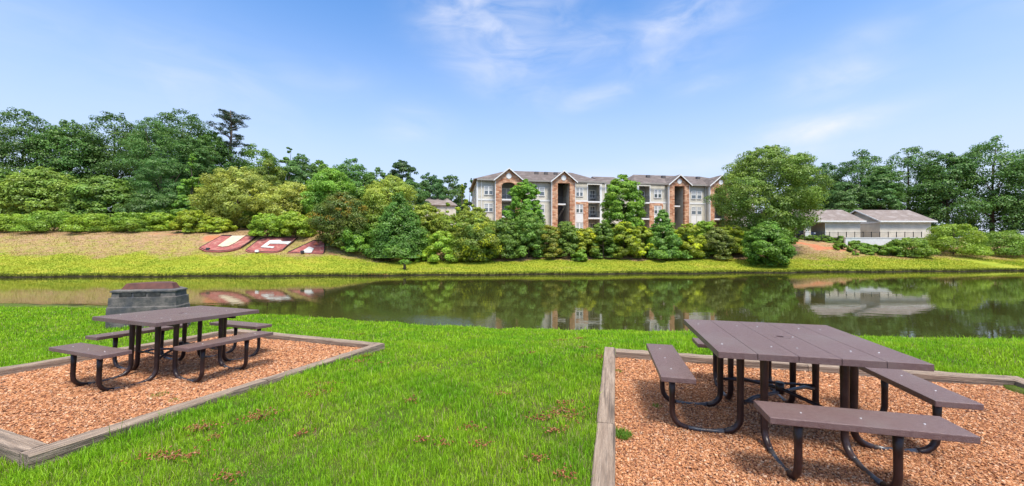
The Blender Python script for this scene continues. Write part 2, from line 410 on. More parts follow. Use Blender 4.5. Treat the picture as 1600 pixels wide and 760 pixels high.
M['siding3'] = siding_mat('lap siding grey', (.36, .37, .36), .22)
M['white'] = mat('white paint', (.80, .79, .76), (.74, .73, .70), 3, .5)
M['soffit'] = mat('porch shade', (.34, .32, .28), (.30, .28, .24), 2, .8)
M['roof'] = mat('shingles', (.15, .118, .105), (.09, .072, .065), 3, .9, bump=.6, bscale=14, stretch=(1, 1, 3), c3=(.19, .155, .145), s3=.8)
M['roofpale'] = mat('pale shingles', (.23, .185, .165), (.175, .14, .125), 3, .9, bump=.6, bscale=14, stretch=(1, 1, 3), c3=(.28, .24, .225), s3=.8)
def brick_mat():
    m, N, L = nodes('stone brick')
    out = N.new('ShaderNodeOutputMaterial'); p = N.new('ShaderNodeBsdfPrincipled'); L.new(p.outputs[0], out.inputs[0]); p.inputs['Roughness'].default_value = .85
    tc = N.new('ShaderNodeTexCoord'); mp = N.new('ShaderNodeMapping'); mp.inputs['Rotation'].default_value = (R(90), 0, 0)
    L.new(tc.outputs['Object'], mp.inputs[0])
    b = N.new('ShaderNodeTexBrick'); b.inputs['Scale'].default_value = 1.0; b.inputs['Brick Width'].default_value = .62; b.inputs['Row Height'].default_value = .24
    b.inputs['Mortar Size'].default_value = .012
    b.inputs['Color1'].default_value = (.42, .15, .06, 1); b.inputs['Color2'].default_value = (.72, .44, .27, 1); b.inputs['Mortar'].default_value = (.36, .26, .2, 1)
    L.new(mp.outputs[0], b.inputs[0])
    t = N.new('ShaderNodeTexNoise'); t.inputs['Scale'].default_value = 1.6; t.inputs['Detail'].default_value = 4; L.new(tc.outputs['Object'], t.inputs[0])
    hs = N.new('ShaderNodeMapRange'); hs.inputs[1].default_value = .3; hs.inputs[2].default_value = .7; hs.inputs[3].default_value = .65; hs.inputs[4].default_value = 1.25
    L.new(t.outputs[0], hs.inputs[0])
    h = N.new('ShaderNodeHueSaturation'); L.new(hs.outputs[0], h.inputs['Value']); L.new(b.outputs[0], h.inputs['Color']); L.new(h.outputs[0], p.inputs['Base Color'])
    return m
M['brick'] = brick_mat()
def glass_mat():
    m, N, L = nodes('window glass')
    out = N.new('ShaderNodeOutputMaterial'); p = N.new('ShaderNodeBsdfPrincipled'); L.new(p.outputs[0], out.inputs[0])
    p.inputs['Base Color'].default_value = (.10, .12, .13, 1); p.inputs['Roughness'].default_value = .06; p.inputs['Specular IOR Level'].default_value = .9; p.inputs['IOR'].default_value = 1.6
    return m
M['glass'] = glass_mat()
M['blind'] = mat('window blinds', (.42, .43, .42), (.50, .51, .50), 5, .6)
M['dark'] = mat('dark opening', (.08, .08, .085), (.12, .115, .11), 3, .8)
M['rail'] = mat('black railing', (.02, .02, .022), (.035, .035, .035), 6, .4)
M['bark'] = mat('bark', (.12, .085, .06), (.06, .045, .032), 6, .95, bump=.6, stretch=(1, 1, .3))
M['plank'] = mat('brown powder-coated plank', (.135, .078, .074), (.172, .108, .102), 34, .32, bump=.5, bscale=190, spec=.6, c3=(.165, .112, .104), s3=3.2)
M['tube'] = mat('dark brown steel tube', (.020, .010, .010), (.034, .018, .018), 9, .33, spec=.4, bump=.15, bscale=30, c3=(.05, .03, .028), s3=5)
M['strap'] = mat('worn blackish steel', (.035, .038, .048), (.11, .115, .13), 7, .3, spec=.6, c3=(.10, .06, .04), s3=9)
M['bolt'] = mat('zinc bolt', (.7, .7, .7), (.8, .8, .8), 9, .35, metal=.6)
M['timber'] = mat('weathered timber', (.23, .165, .120), (.38, .29, .22), 6, .9, bump=1.0, bscale=18, stretch=(7, 7, .35), c3=(.12, .09, .07), s3=3.4)
M['concrete'] = mat('stained concrete', (.17, .15, .135), (.075, .073, .07), 7, .9, bump=.7, bscale=30, c3=(.06, .065, .075), s3=2.2)
M['rust'] = mat('rust brown steel', (.14, .05, .035), (.08, .03, .022), 5, .6)
M['whitec'] = mat('pale concrete', (.72, .72, .71), (.62, .62, .61), 2, .8)
M['redchips'] = mat('red painted stones', (.37, .11, .095), (.24, .07, .065), 5, .9, bump=1.0, bscale=9, c3=(.40, .19, .15), s3=1.6)
M['whitechips'] = mat('cream painted stones', (.60, .50, .36), (.50, .40, .27), 3, .9, bump=.8, bscale=9)
M['whitechips2'] = mat('white painted stones', (.60, .60, .57), (.48, .48, .46), 3, .9, bump=.8, bscale=9)
M['redsoil'] = mat('red clay stones', (.55, .15, .08), (.42, .12, .07), 3, .9, bump=.8, bscale=9)
M['edge'] = mat('dark edging', (.03, .02, .02), (.07, .04, .035), 4, .9)
M['rubber'] = mat('tyre rubber', (.02, .02, .02), (.03, .03, .03), 4, .9)
M['lampwhite'] = mat('lamp housing white', (.8, .8, .8), (.7, .7, .7), 4, .5)

def leaf_mat(name, trans=.35, gl=.03):
    m, N, L = nodes(name)
    out = N.new('ShaderNodeOutputMaterial')
    oi = N.new('ShaderNodeObjectInfo'); at = N.new('ShaderNodeAttribute'); at.attribute_name = 'tint'
    mul = N.new('ShaderNodeMix'); mul.data_type = 'RGBA'; mul.blend_type = 'MULTIPLY'; mul.inputs[0].default_value = 1
    L.new(oi.outputs['Color'], mul.inputs[6]); L.new(at.outputs['Color'], mul.inputs[7])
    d = N.new('ShaderNodeBsdfDiffuse'); t = N.new('ShaderNodeBsdfTranslucent'); g = N.new('ShaderNodeBsdfGlossy'); g.inputs['Roughness'].default_value = .42
    L.new(mul.outputs[2], d.inputs[0]); L.new(mul.outputs[2], t.inputs[0]); g.inputs[0].default_value = (.75, .8, .7, 1)
    m1 = N.new('ShaderNodeMixShader'); m1.inputs[0].default_value = trans; L.new(d.outputs[0], m1.inputs[1]); L.new(t.outputs[0], m1.inputs[2])
    m2 = N.new('ShaderNodeMixShader'); m2.inputs[0].default_value = gl; L.new(m1.outputs[0], m2.inputs[1]); L.new(g.outputs[0], m2.inputs[2])
    L.new(m2.outputs[0], out.inputs[0]); return m
M['leaf'] = leaf_mat('leaves')
M['blade'] = leaf_mat('grass blades', .45, .015)

# ------------------------------------------------------------------ apartment building
def windows_into(root, s0, s1, z0, z1, y, twin=1, wood=M['white']):
    """double-hung window(s) as frame + sash + pane"""
    w = (s1 - s0) / twin
    for k in range(twin):
        a, b = s0 + k * w, s0 + (k + 1) * w
        f = MB(); t = .11
        f.box(a, a + t, y - .06, y + .02, z0, z1); f.box(b - t, b, y - .06, y + .02, z0, z1)
        f.box(a + t, b - t, y - .06, y + .02, z1 - t, z1); f.box(a + t, b - t, y - .08, y + .02, z0, z0 + t)
        f.box(a + t, b - t, y - .045, y + .02, (z0 + z1) / 2 - .035, (z0 + z1) / 2 + .035)
        c = (a + b) / 2
        if w > 1.1: f.box(c - .04, c + .04, y - .047, y + .02, z0 + t, z1 - t)
        fo = f.build('window', M['white'], root)
        p = MB(); p.box(a + t, b - t, y - .015, y + .01, z0 + t, (z0 + z1) / 2 - .035); p.build('pane', M['glass'], fo)
        p = MB(); p.box(a + t, b - t, y - .012, y + .01, (z0 + z1) / 2 + .035, z1 - t); p.build('pane', M['blind'], fo)
def apartment():
    AL = (-6.06, 65.0); ang = math.atan2(7.5, 46.6); ca, sa = math.cos(ang), math.sin(ang)
    BZ = 3.05
    root = empty('apartment_building', (AL[0], AL[1], BZ), ang)
    tag(root, 'long three-storey beige apartment block with brick gables and brown shingle roof', 'building')
    def S(px, dep=0):
        k = (px - 800) / F; ax, ay = AL[0] - sa * dep, AL[1] + ca * dep
        return (k * ay - ax) / (ca - k * sa)
    EH = 9.35; H1, H2 = 3.15, 6.1          # eave, floor heights
    end = S(1180)
    P = 1.3                                  # gables stand proud of the wall
    g = {k: (S(a, -P), S(b, -P), S(o0, -P), S(o1, -P), arch) for k, (a, b, o0, o1, arch) in dict(
        g1=(774.5, 815.5, 784, 805.5, True), g2=(862.8, 898.5, 871.6, 890.5, False),
        g3=(1046, 1077, 1054, 1069.8, False), g4=(1110, 1142, 1116.5, 1135, True)).items()}
    D = 15.0
    body = MB()
    # wall segments between the gables and balcony stacks
    balc = [(S(917.3, -.4), S(938.6, -.4)), (S(997, -.4), S(1016.4, -.4))]
    segs = [(0, g['g1'][0]), (g['g1'][1], g['g2'][0]), (g['g2'][1], balc[0][0]), (balc[0][1], S(945.5)), (S(989), balc[1][0]), (balc[1][1], g['g3'][0]), (g['g3'][1], g['g4'][0]), (g['g4'][1], end)]
    for i, (a, b) in enumerate(segs):
        y0 = -.4 if i in (2, 3, 4, 5) else 0
        body.box(a, b, y0, 3.0, 0, EH)
    body.box(0, end, 3.003, D, 0, EH)
    body.box(S(945.5) + .002, S(989) - .002, 1.2, 3.0, 0, EH)       # recessed link
    body.build('wall', M['siding'], root)
    # white bands, corner boards, fascia
    tr = Parts()
    def band(a, b, y, z): tr.box(a, b, y - .05, y, z - .15, z + .15)
    for i, (a, b) in enumerate(segs):
        y0 = -.4 if i in (2, 3, 4, 5) else 0
        band(a, b, y0, H2)
        if i in (0, 3, 4, 7):
            tr.box(a, a + .22, y0 - .06, y0 - .003, 0, EH)
        if i in (3, 4): tr.box(b - .22, b, y0 - .06, y0 - .003, 0, EH)
    tr.box(-.06, -.003, -.06, .22, 0, EH); tr.box(-.06, -.003, 6, 6.2, 0, EH)
    tr.build('trim_board', M['white'], root)
    fas = Parts()
    def eave(a, b, y):                       # fascia and gutter
        fas.box(a, b, y - .62, y - .5, EH - .02, EH + .25)
    for i, (a, b) in enumerate(segs):
        y0 = -.4 if i in (2, 3, 4, 5) else 0
        eave(a, b, y0)
    eave(*balc[0], -.4); eave(*balc[1], -.4)
    fas.box(S(945.5) + .01, S(989) - .01, .6, .72, EH - .02, EH + .25)
    fas.box(-.62, -.5, -.6, D + .5, EH - .02, EH + .25)
    fas.build('fascia', mat('fascia', (.33, .30, .26), (.28, .25, .22), 3, .6), root)
    # main hipped roof
    RH = 3.1
    rf = MB(); y0, y1 = -.62, D + .6; ym = (y0 + y1) / 2
    def roof(a, b, hipa, hipb, y0=-.62, y1=D + .6, rh=RH, zb=EH + .2):
        ym = (y0 + y1) / 2
        A, B, C_, D_ = (a, y0, zb), (b, y0, zb), (b, y1, zb), (a, y1, zb); P1, P2 = (a + hipa, ym, zb + rh), (b - hipb, ym, zb + rh)
        rf.poly([A, B, P2, P1]); rf.poly([C_, D_, P1, P2]); rf.poly([B, C_, P2]); rf.poly([D_, A, P1]); rf.poly([D_, C_, B, A])
    roof(-.62, S(946), 7.0, 4.0)
    roof(S(944.5), S(990), .5, .5, .6, D - .6, 2.45, EH + .2)
    roof(S(988.5), end + .6, 4.0, 7.0)
    ro = rf.build('roof', M['roof'], root)
    vt = Parts()
    for px in (838, 853, 868, 1012, 1036, 1090): 
        s = S(px, 5); vt.box(s - .35, s + .35, 4.6, 5.2, EH + 1.9, EH + 2.75)
    vt.build('roof_vent', mat('roof vent', (.13, .11, .10), (.1, .09, .085), 4, .7), ro)
    # gables
    for key, (a, b, o0, o1, arch) in g.items():
        c = (a + b) / 2; half = (b - a) / 2
        GZ = EH + .05; AP = GZ + half * .78
        OT = EH - .55 if arch else EH - .25
        br = MB()
        br.box(a, o0, -P, -P + .5, 0, GZ); br.box(o1, b, -P, -P + .5, 0, GZ)
        # piece over the opening with the gable triangle
        n = 10
        low = []
        for i in range(n + 1):
            t = i / n; s = o0 + (o1 - o0) * t
            z = OT + ((math.sqrt(max(0, 1 - (2 * t - 1) ** 2)) * .55 - .35) if arch else 0)
            low.append((s, z))
        pts = [(s, -P, z) for s, z in reversed(low)]
        pts = [(o0, -P, GZ)] + [(c, -P, AP - (0))] + [(o1, -P, GZ)]
        tri = [(a, -P, GZ + .003), (b, -P, GZ + .003), (c, -P, AP)]
        br.prism([Vector(p) for p in tri][::-1], (0, .5, 0))
        for i in range(n):
            (s0, z0), (s1, z1) = low[i], low[i + 1]
            br.prism([Vector((s0, -P, z0)), Vector((s0, -P, GZ)), Vector((s1, -P, GZ)), Vector((s1, -P, z1))], (0, .5, 0))
        br.build('brick_gable', M['brick'], root)
        # siding cheeks behind the brick front
        ck = Parts(); ck.box(a + .02, a + .2, -P + .502, 0.0, 0, EH); ck.box(b - .2, b - .02, -P + .502, 0.0, 0, EH)
        ck.build('gable_side', M['siding'], root)
        # gable roof running back into the main roof, with white rake boards
        gr = MB(); ov = .38; zt = GZ + .1; ap = AP + .16
        q = (ap - zt) / (half + .001); zl = zt - ov * q
        for sg in (-1, 1):
            e = c + sg * (half + ov)
            P0, P1_, P2_, P3 = Vector((e, -P - .4, zl)), Vector((c, -P - .4, ap)), Vector((c, 7.2, ap)), Vector((e, 7.2, zl))
            gr.prism([P0, P1_, P2_, P3] if sg < 0 else [P3, P2_, P1_, P0], (0, 0, .09))
        gr.build('gable_roof', M['roof'], root)
        rk = MB()
        for sg in (-1, 1):
            e = c + sg * (half + ov)
            rk.prism([Vector((e, -P - .47, zl - .12)), Vector((e, -P - .47, zl + .10)), Vector((c, -P - .47, ap + .10)), Vector((c, -P - .47, ap - .12))], (0, .06, 0))
        rk.build('rake_board', M['white'], root)
        # round vent
        vb = MB(); zc = GZ + (AP - GZ) * .36; rr = .46
        vb.prism([Vector((c + rr * math.cos(2 * math.pi * i / 20), -P - .06, zc + rr * math.sin(2 * math.pi * i / 20))) for i in range(20)], (0, .055, 0))
        vb.build('round_vent', M['white'], root)
        # white edge trim on pillars
        et = Parts(); et.box(a - .1, a - .003, -P - .02, -P + .4, 0, GZ - .1); et.box(b + .003, b + .1, -P - .02, -P + .4, 0, GZ - .1)
        et.build('pillar_trim', M['white'], root)
        # porch / breezeway
        if arch:
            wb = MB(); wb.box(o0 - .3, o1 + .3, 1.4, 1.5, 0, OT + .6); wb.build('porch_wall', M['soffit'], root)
            for z in (H1, H2):
                sl = MB(); sl.box(a + .21, b - .21, -P + .1, 1.39, z - .22, z + .05); slo = sl.build('balcony_floor', M['white'], root)
                railing(root, o0 - .02, o1 + .02, -P + .56, z + .05)
            for z in (0, H1, H2):
                windows_into(root, o0 + .25, o0 + 2.2, z + .1, z + 2.25, 1.36, 2)
        else:
            wb = Parts(); wb.box(a + .21, o0, .1, 3.0, 0, EH); wb.box(o1, b - .21, .1, 3.0, 0, EH); wb.build('breezeway_wall', M['siding'], root)
            sd_ = MB(); sd_.box(o1 - .004, o1 - .002, -P + .5, 2.99, 0, EH - .3); sd_.build('stair_wall', M['siding'], root)
            bk = MB(); bk.box(o0 - .1, o1 + .1, 2.9, 2.96, 0, EH - .1); bk.build('breezeway_back', M['dark'], root)  # near-black sheet paints the shade deep inside the breezeway
            for z in (H1 - .35, H2 - .55):
                if z > 4: 
                    sl = MB(); sl.box(o0, o0 + (o1 - o0) * .72, -P + .5, .6, z - .25, z); sl.build('landing', M['white'], root)
                    railing(root, o0, o0 + (o1 - o0) * .72, -P + .6, z)
            st = MB()
            for i in range(12):
                st.box(o0 + .2 + (o1 - o0) * .06 * i, o0 + .5 + (o1 - o0) * .06 * i, .8, 2.0, 2.6 + i * .22, 2.68 + i * .22)
            st.build('stair', M['soffit'], root)
    # balcony stacks
    for a, b in balc:
        sl = MB(); bk = MB()
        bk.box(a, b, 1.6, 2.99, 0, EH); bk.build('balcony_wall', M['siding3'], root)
        ps = Parts(); ps.box(a, a + .16, -.46, -.2, 0, EH); ps.box(b - .16, b, -.46, -.2, 0, EH); ps.box(a + .16, b - .16, -.46, -.2, EH - .28, EH); ps.build('post', M['white'], root)
        for z in (H1, H2):
            sl = MB(); sl.box(a + .17, b - .17, -.5, 1.59, z - .25, z + .02); sl.build('balcony_floor', M['white'], root)
            railing(root, a + .18, b - .18, -.38, z + .02)
        for z in (0, H1, H2):
            windows_into(root, a + 1.1, a + 2.3, z + .75, z + 2.3, 1.56, 1)
            dr = MB(); dr.box(b - 1.15, b - .25, 1.53, 1.57, z + .08, z + 2.25); dr.build('door', M['dark'], root)
            ds = MB(); ds.box(a + .5, a + .56, 1.2, 1.3, z + .06, z + .9)
            cx = (a + b) / 2
    # windows on walls
    hz = [(H2 + .78, H2 + 2.35), (H1 + .78, H1 + 2.3), (.5, 2.2)]
    W = [(756.2, 770.6, 0, 2, 0), (831, 840, 0, 1, 0), (842, 851, 0, 1, 0), (899.5, 911, -.4, 2, 1), (1021.5, 1033.5, -.4, 2, 1), (1079.6, 1087.5, 0, 1, 2), (1088.6, 1096.2, 0, 1, 2), (1150, 1164, 0, 2, 0)]
    for x0, x1, y, tw, style in W:
        a, b = S(x0, y), S(x1, y)
        if style == 1:       # brick field with white panel between the lower windows
            bb = Parts(); L0 = a - .25 if x0 < 950 else a - .9; L1 = b + .95 if x0 < 950 else b + .25
            for s0, s1, z0, z1 in ((L0, a, 0, H2 - .16), (b, L1, 0, H2 - .16), (a, b, H1 + 2.35, H2 - .16)):
                bb.box(s0, s1, y - .12, y - .003, z0, z1)
            bb.build('brick_surround', M['brick'], root)
        if style in (1, 2) or x0 in (842,):
            pn = MB(); pn.box(a, b, y - .07, y - .004, 2.28, H1 + .7); pn.build('white_panel', M['white'], root)
        for z0, z1 in hz:
            windows_into(root, a, b, z0, z1, y - .03, tw)
    ds = Parts()
    for px in (1102, 817.5, 752):
        s = S(px); ds.box(s - .05, s + .05, -.14, -.05, 0, EH)
    ds.build('downspout', M['white'], root)
    # left end wall windows
    for z0, z1 in hz:
        for yy in (4, 10):
            f = MB(); f.box(-.05, -.002, yy, yy + 1.3, z0, z1); f.build('window', M['white'], root)
            f2 = MB(); f2.box(-.07, -.052, yy + .1, yy + 1.2, z0 + .1, z1 - .1); f2.build('pane', M['glass'], root)
    return root
def railing(root, a, b, y, z):
    r = MB(); r.box(a, b, y - .03, y + .03, z + 1.0, z + 1.06); r.box(a, b, y - .025, y + .025, z + .08, z + .12)
    n = int((b - a) / .14)
    for i in range(n + 1):
        s = a + (b - a) * i / n; r.box(s - .012, s + .012, y - .012, y + .012, z + .12, z + 1.0)
    r.build('railing', M['rail'], root)
apartment()

# ------------------------------------------------------------------ carports at right
def carport(gx, gy, label, first):
    BZ = 2.55
    root = empty('carport', (gx, gy, BZ), R(3))
    tag(root, label, 'garage')
    EH = 2.42; Ln = 9.5 if first else 9.0; D = 7.6; RH = 2.25; gm = M['siding3'] if first else M['siding2']
    w = MB(); w.box(3.52 if first else 0, Ln, 0, D, 0, EH); w.build('wall', M['siding2'], root)
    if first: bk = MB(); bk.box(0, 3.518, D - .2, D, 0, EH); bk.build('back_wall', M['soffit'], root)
    w2 = Parts(); w2.box(3.42, 3.516, -.02, .14, 0, EH); w2.box(-.02, .62, -.02, .3, 0, EH); w2.box(-.02, .14, 2.0, 2.2, 0, EH); w2.box(-.02, .14, 4.6, 4.8, 0, EH); w2.box(-.02, .14, D - .3, D, 0, EH)
    if first: w2.build('post', M['white'], root)
    if first: pl = MB(); pl.box(.63, .95, 0, .2, 0, EH - .05); pl.build('pier', M['siding2'], root)
    bm_ = MB(); bm_.box(-.06, 3.64, -.05, .1, EH - .02, EH + .26); bm_.box(-.08, .05, .1, D, EH - .02, EH + .26); bm_.box(3.642, Ln, -.05, -.003, EH - .02, EH + .2); bm_.build('beam', M['white'], root)
    # gable at the left end
    gb = MB(); ym = D / 2
    gb.prism([Vector((Ln - .12, -.1, EH + .26)), Vector((Ln - .12, ym, EH + RH)), Vector((Ln - .12, D + .1, EH + .26))], (.11, 0, 0))
    gb.build('gable', M['siding2'], root); gb = MB()
    gb.prism([Vector((0, -.1, EH + .26)), Vector((0, ym, EH + RH)), Vector((0, D + .1, EH + .26))], (.12, 0, 0)); gb.build('gable', gm, root)  # open carport's left gable is greyer, its shaded side put into the colour
    rf = MB(); z = EH + .24; ap = EH + RH + .15
    A, B, C_, D_ = (-.5, -.5, z), (Ln + .5, -.5, z), (Ln + .5, D + .5, z), (-.5, D + .5, z); P1, P2 = (-.5, ym, ap), (Ln + .5, ym, ap)
    for f in ([A, B, P2, P1], [C_, D_, P1, P2]):
        rf.prism([Vector(p) for p in f], (0, 0, .1))
    rf.build('roof', M['roofpale'], root)
    rk = MB()
    for yy, y2 in ((-.5, ym), (D + .5, ym)):
        rk.prism([Vector((-.56, yy, z - .10)), Vector((-.56, yy, z + .10)), Vector((-.56, y2, ap + .10)), Vector((-.56, y2, ap - .10))], (.05, 0, 0))
    rk.box(-.5, Ln + .5, -.56, -.505, z - .12, z + .1)
    rk.build('rake_board', M['white'], root)
carport((1258.4 - 800) / F * 62, 62.0, 'low cream garage building with grey shingle roof and open parking bays', True)
carport(61.0, 62.6, 'second cream garage, closed, standing to the right of the open carport', False)
def fence():
    g0 = (1205, 60.3); g1 = (1440, 60.3)
    x0, x1 = (g0[0] - 800) / F * 60.3, (g1[0] - 800) / F * 60.3
    root = empty('metal_fence', (x0, 60.3, 2.42))
    tag(root, 'low black metal rail fence in front of the carport', 'fence')
    n = 18; Ln = x1 - x0
    for i in range(n + 1):
        p = MB(); s = Ln * i / n; p.box(s - .035, s + .035, -.035, .035, -.4, 1.02); p.build('post', M['rail'], root)
    for z in (.08, .92): 
        r = MB(); r.box(.036, Ln - .036, -.02, .02, z, z + .05); r.build('rail', M['rail'], root)
    bars = MB()
    for i in range(int(Ln / .16)):
        s = i * .16 + .08; bars.box(s - .007, s + .007, -.007, .007, .13, .92)
    tag(bars.build('picket', M['rail'], root), kind='stuff')
    # pale retaining wall below it
    a = (1322 - 800) / F * 58.5; b = (1500 - 800) / F * 58.5
    w = MB(); w.box(0, b - a, 0, .3, -3, 0); rw = empty('retaining_wall', (a, 58.6, 2.42)); w.build('wall_face', M['whitec'], rw)
    c = MB(); c.box(-.05, b - a + .05, -.05, .35, .002, .1); c.build('coping', M['whitec'], rw)
    tag(rw, 'white concrete retaining wall below the rail fence at right', 'wall')
fence()
def car(loc, rz, c, label):
    root = empty('parked_car', loc, rz); tag(root, label, 'car', 'cars parked in the carport')
    pm = mat('car paint', c, tuple(v * 1.1 for v in c), 2, .25, spec=.7)
    prof = [(-2.2, .35), (-2.25, .75), (-2.05, .95), (-1.6, 1.0), (-1.0, 1.42), (.5, 1.45), (1.2, 1.0), (2.0, .88), (2.25, .7), (2.25, .35)]
    b = MB(); b.prism([Vector((x, -.85, z)) for x, z in prof], (0, 1.7, 0)); b.build('body', pm, root, bevel=.08)
    g = MB(); g.prism([Vector((x, -.862, z)) for x, z in [(-1.45, 1.02), (-.95, 1.36), (.45, 1.39), (1.0, 1.02)]], (0, 1.724, 0)); g.build('window', M['glass'], root)
    for x in (-1.4, 1.4):
        for y in (-.8, .8):
            w = MB(); w.tube([(x, y - .1, .33), (x, y + .1, .33)], .33, 16); wo = w.build('wheel', M['rubber'], root)
            h = MB(); h.tube([(x, y - .112, .33), (x, y + .112, .33)], .18, 12); h.build('rim', M['bolt'], wo)
    for y in (-.6, .6):
        h = MB(); h.box(2.2, 2.27, y - .18, y + .18, .62, .76); h.build('headlight', M['lampwhite'], root)
car(((1247 - 800) / F * 65, 64.6, 2.6), R(-85), (.03, .05, .12), 'dark blue car parked behind the left end posts of the carport')
car(((1277 - 800) / F * 65.5, 65.2, 2.6), R(-92), (.18, .19, .20), 'grey car parked in the front bay of the carport')
# far house roof seen between the trees
h = empty('distant_house', ((681 - 800) / F * 95, 95, 6.0), R(12)); tag(h, 'distant house with only its grey roof and white gable above the trees', 'house')
b = MB(); b.box(-5, 5, 0, 8, 0, 5.2); b.build('wall', M['siding2'], h)
b = MB(); b.prism([Vector((-5.4, -.4, 5.1)), Vector((-2.6, 4, 7.6)), Vector((2.6, 4, 7.6)), Vector((5.4, -.4, 5.1))], (0, 0, .1)); b.prism([Vector((5.4, 8.4, 5.1)), Vector((2.6, 4, 7.6)), Vector((-2.6, 4, 7.6)), Vector((-5.4, 8.4, 5.1))], (0, 0, .1)); b.build('roof', M['roofpale'], h)
b = MB(); b.prism([Vector((-4.8, -.8, 5.2)), Vector((-1.2, -.8, 5.2)), Vector((-3, -.8, 6.6))], (0, 3.2, 0)); b.build('dormer', M['white'], h)

# ------------------------------------------------------------------ letters on the bank
def letter(name, label, outline, white):
    def P0(q): return ray_ground(300 + q[0] / 7.2727, 350 + q[1] / 7.2727, 42)
    O = [P0(q) for q in outline]; c = sum(O, Vector()) / len(O)
    root = empty(name, c); tag(root, label, 'ground letter', 'painted stone letters on the bank')
    # best-fit tilt so the slab follows the slope but stays planar
    A = np.array([[p.x, p.y, 1] for p in O]); zc = np.linalg.lstsq(A, np.array([p.z for p in O]), rcond=None)[0]
    def P(q):
        kx = (300 + q[0] / 7.2727 - 800) / F; kz = (380 - (350 + q[1] / 7.2727)) / F
        y = (zc[2] + .24 - CAM_Z) / (kz - zc[0] * kx - zc[1]); return Vector((kx * y, y, 0))
    O = [P(q) for q in outline]
    pl = lambda p, e: Vector((p.x - c.x, p.y - c.y, zc[0] * p.x + zc[1] * p.y + zc[2] + e - c.z))
    nrm = Vector((-zc[0], -zc[1], 1)).normalized()
    def slab(name, pts, e, t, m):
        q = [pl(p, e) for p in pts]
        ar = sum(q[i].x * q[(i + 1) % len(q)].y - q[(i + 1) % len(q)].x * q[i].y for i in range(len(q)))
        if ar < 0: q = q[::-1]
        b = MB(); b.prism(q, nrm * t); return b.build(name, m, root)
    slab('letter_face', O, -.25, .40, M['redchips'])
    for w, mm in white: slab('letter_inlay', [P(q) for q in w], .245, .05, mm)
    # dark edging boards round the outline
    b = MB(); q = [pl(p, .17) for p in O] ; b.tube(q + [q[0]], .085, 5, caps=False); b.build('edging', M['edge'], root)
letter('ground_letter', 'red stone letter U with cream centre lying on the far bank', [(345, 125), (735, 133), (650, 200), (560, 258), (440, 294), (320, 304), (165, 298), (90, 262)],
       [([(458, 138), (608, 136), (495, 215), (415, 255), (345, 264), (292, 254)], M['whitechips'])])
letter('ground_letter', 'red stone letter G with white inner hook lying on the far bank', [(770, 168), (830, 148), (920, 135), (1195, 150), (1135, 205), (1085, 240), (1040, 280), (980, 308), (900, 316), (650, 305), (615, 285)],
       [([(885, 190), (1010, 187), (1020, 200), (1130, 204), (1088, 238), (1060, 230), (885, 228), (852, 257), (938, 262), (922, 278), (780, 268)], M['whitechips2'])])
letter('ground_letter', 'red stone letter A with white foot, half under the dark shrub', [(1090, 318), (1390, 180), (1510, 185), (1505, 300), (1490, 331)],
       [([(1225, 331), (1330, 263), (1388, 283), (1355, 331)], M['whitechips2']), ([(1375, 240), (1420, 208), (1440, 240)], M['redsoil'])])
def floodlight(px, py, m, label):
    g = ray_ground(px, py); root = empty('floodlight', g); tag(root, label, 'floodlight', 'small floodlights aimed at the letters')
    b = MB(); b.tube([(0, 0, -.1), (0, 0, .22)], .03, 8); b.build('stake', M['rail'], root)
    b = MB(); b.box(-.2, .2, -.1, .12, .2, .48, M=Matrix.Rotation(R(-20), 4, 'X')); b.build('lamp_head', m, root, bevel=.03)
floodlight(400.5, 397, M['lampwhite'], 'small white floodlight in the grass below the letter G')
floodlight(323.5, 393.5, M['rail'], 'small dark floodlight in the grass below the letter U')
floodlight(471.5, 398, M['rail'], 'small dark floodlight in the grass below the letter A')
# pale stones behind the letter U
g = ray_ground(376, 355, 42)
rt = empty('rock_pile', (g.x, g.y, g.z)); tag(rt, 'pale pinkish rock outcrop between shrubs behind the letters', 'rocks')
rs = random.Random(4)
import bmesh
for k, (dx, dy, r) in enumerate([(-.8, 0, .7), (.2, .4, .95), (1.2, .1, .75), (.5, -.5, .5), (-1.6, .5, .5)]):
    bm = bmesh.new(); bmesh.ops.create_icosphere(bm, subdivisions=2, radius=r)
    for v in bm.verts: v.co *= 1 + .25 * mnoise.noise(v.co * 1.8 + Vector((k * 7, 0, 0))); v.co.z *= .8
    me = bpy.data.meshes.new('rock'); bm.to_mesh(me); bm.free(); me.materials.append(mat('pale rock', (.52, .44, .42), (.36, .30, .28), 3, .9, bump=.8))
    o = bpy.data.objects.new('rock', me); col.objects.link(o); o.parent = rt; o.location = (dx, dy, r * .45)
g = ray_ground(632, 421.3)
sp = empty('wooden_post', g); tag(sp, 'short dark wooden post with sprouting twigs near the far shore', 'post')
b = MB(); b.tube([(0, 0, -.3), (.02, 0, .35), (-.03, 0, .85)], [.17, .15, .12], 9); b.build('stump', M['bark'], sp)

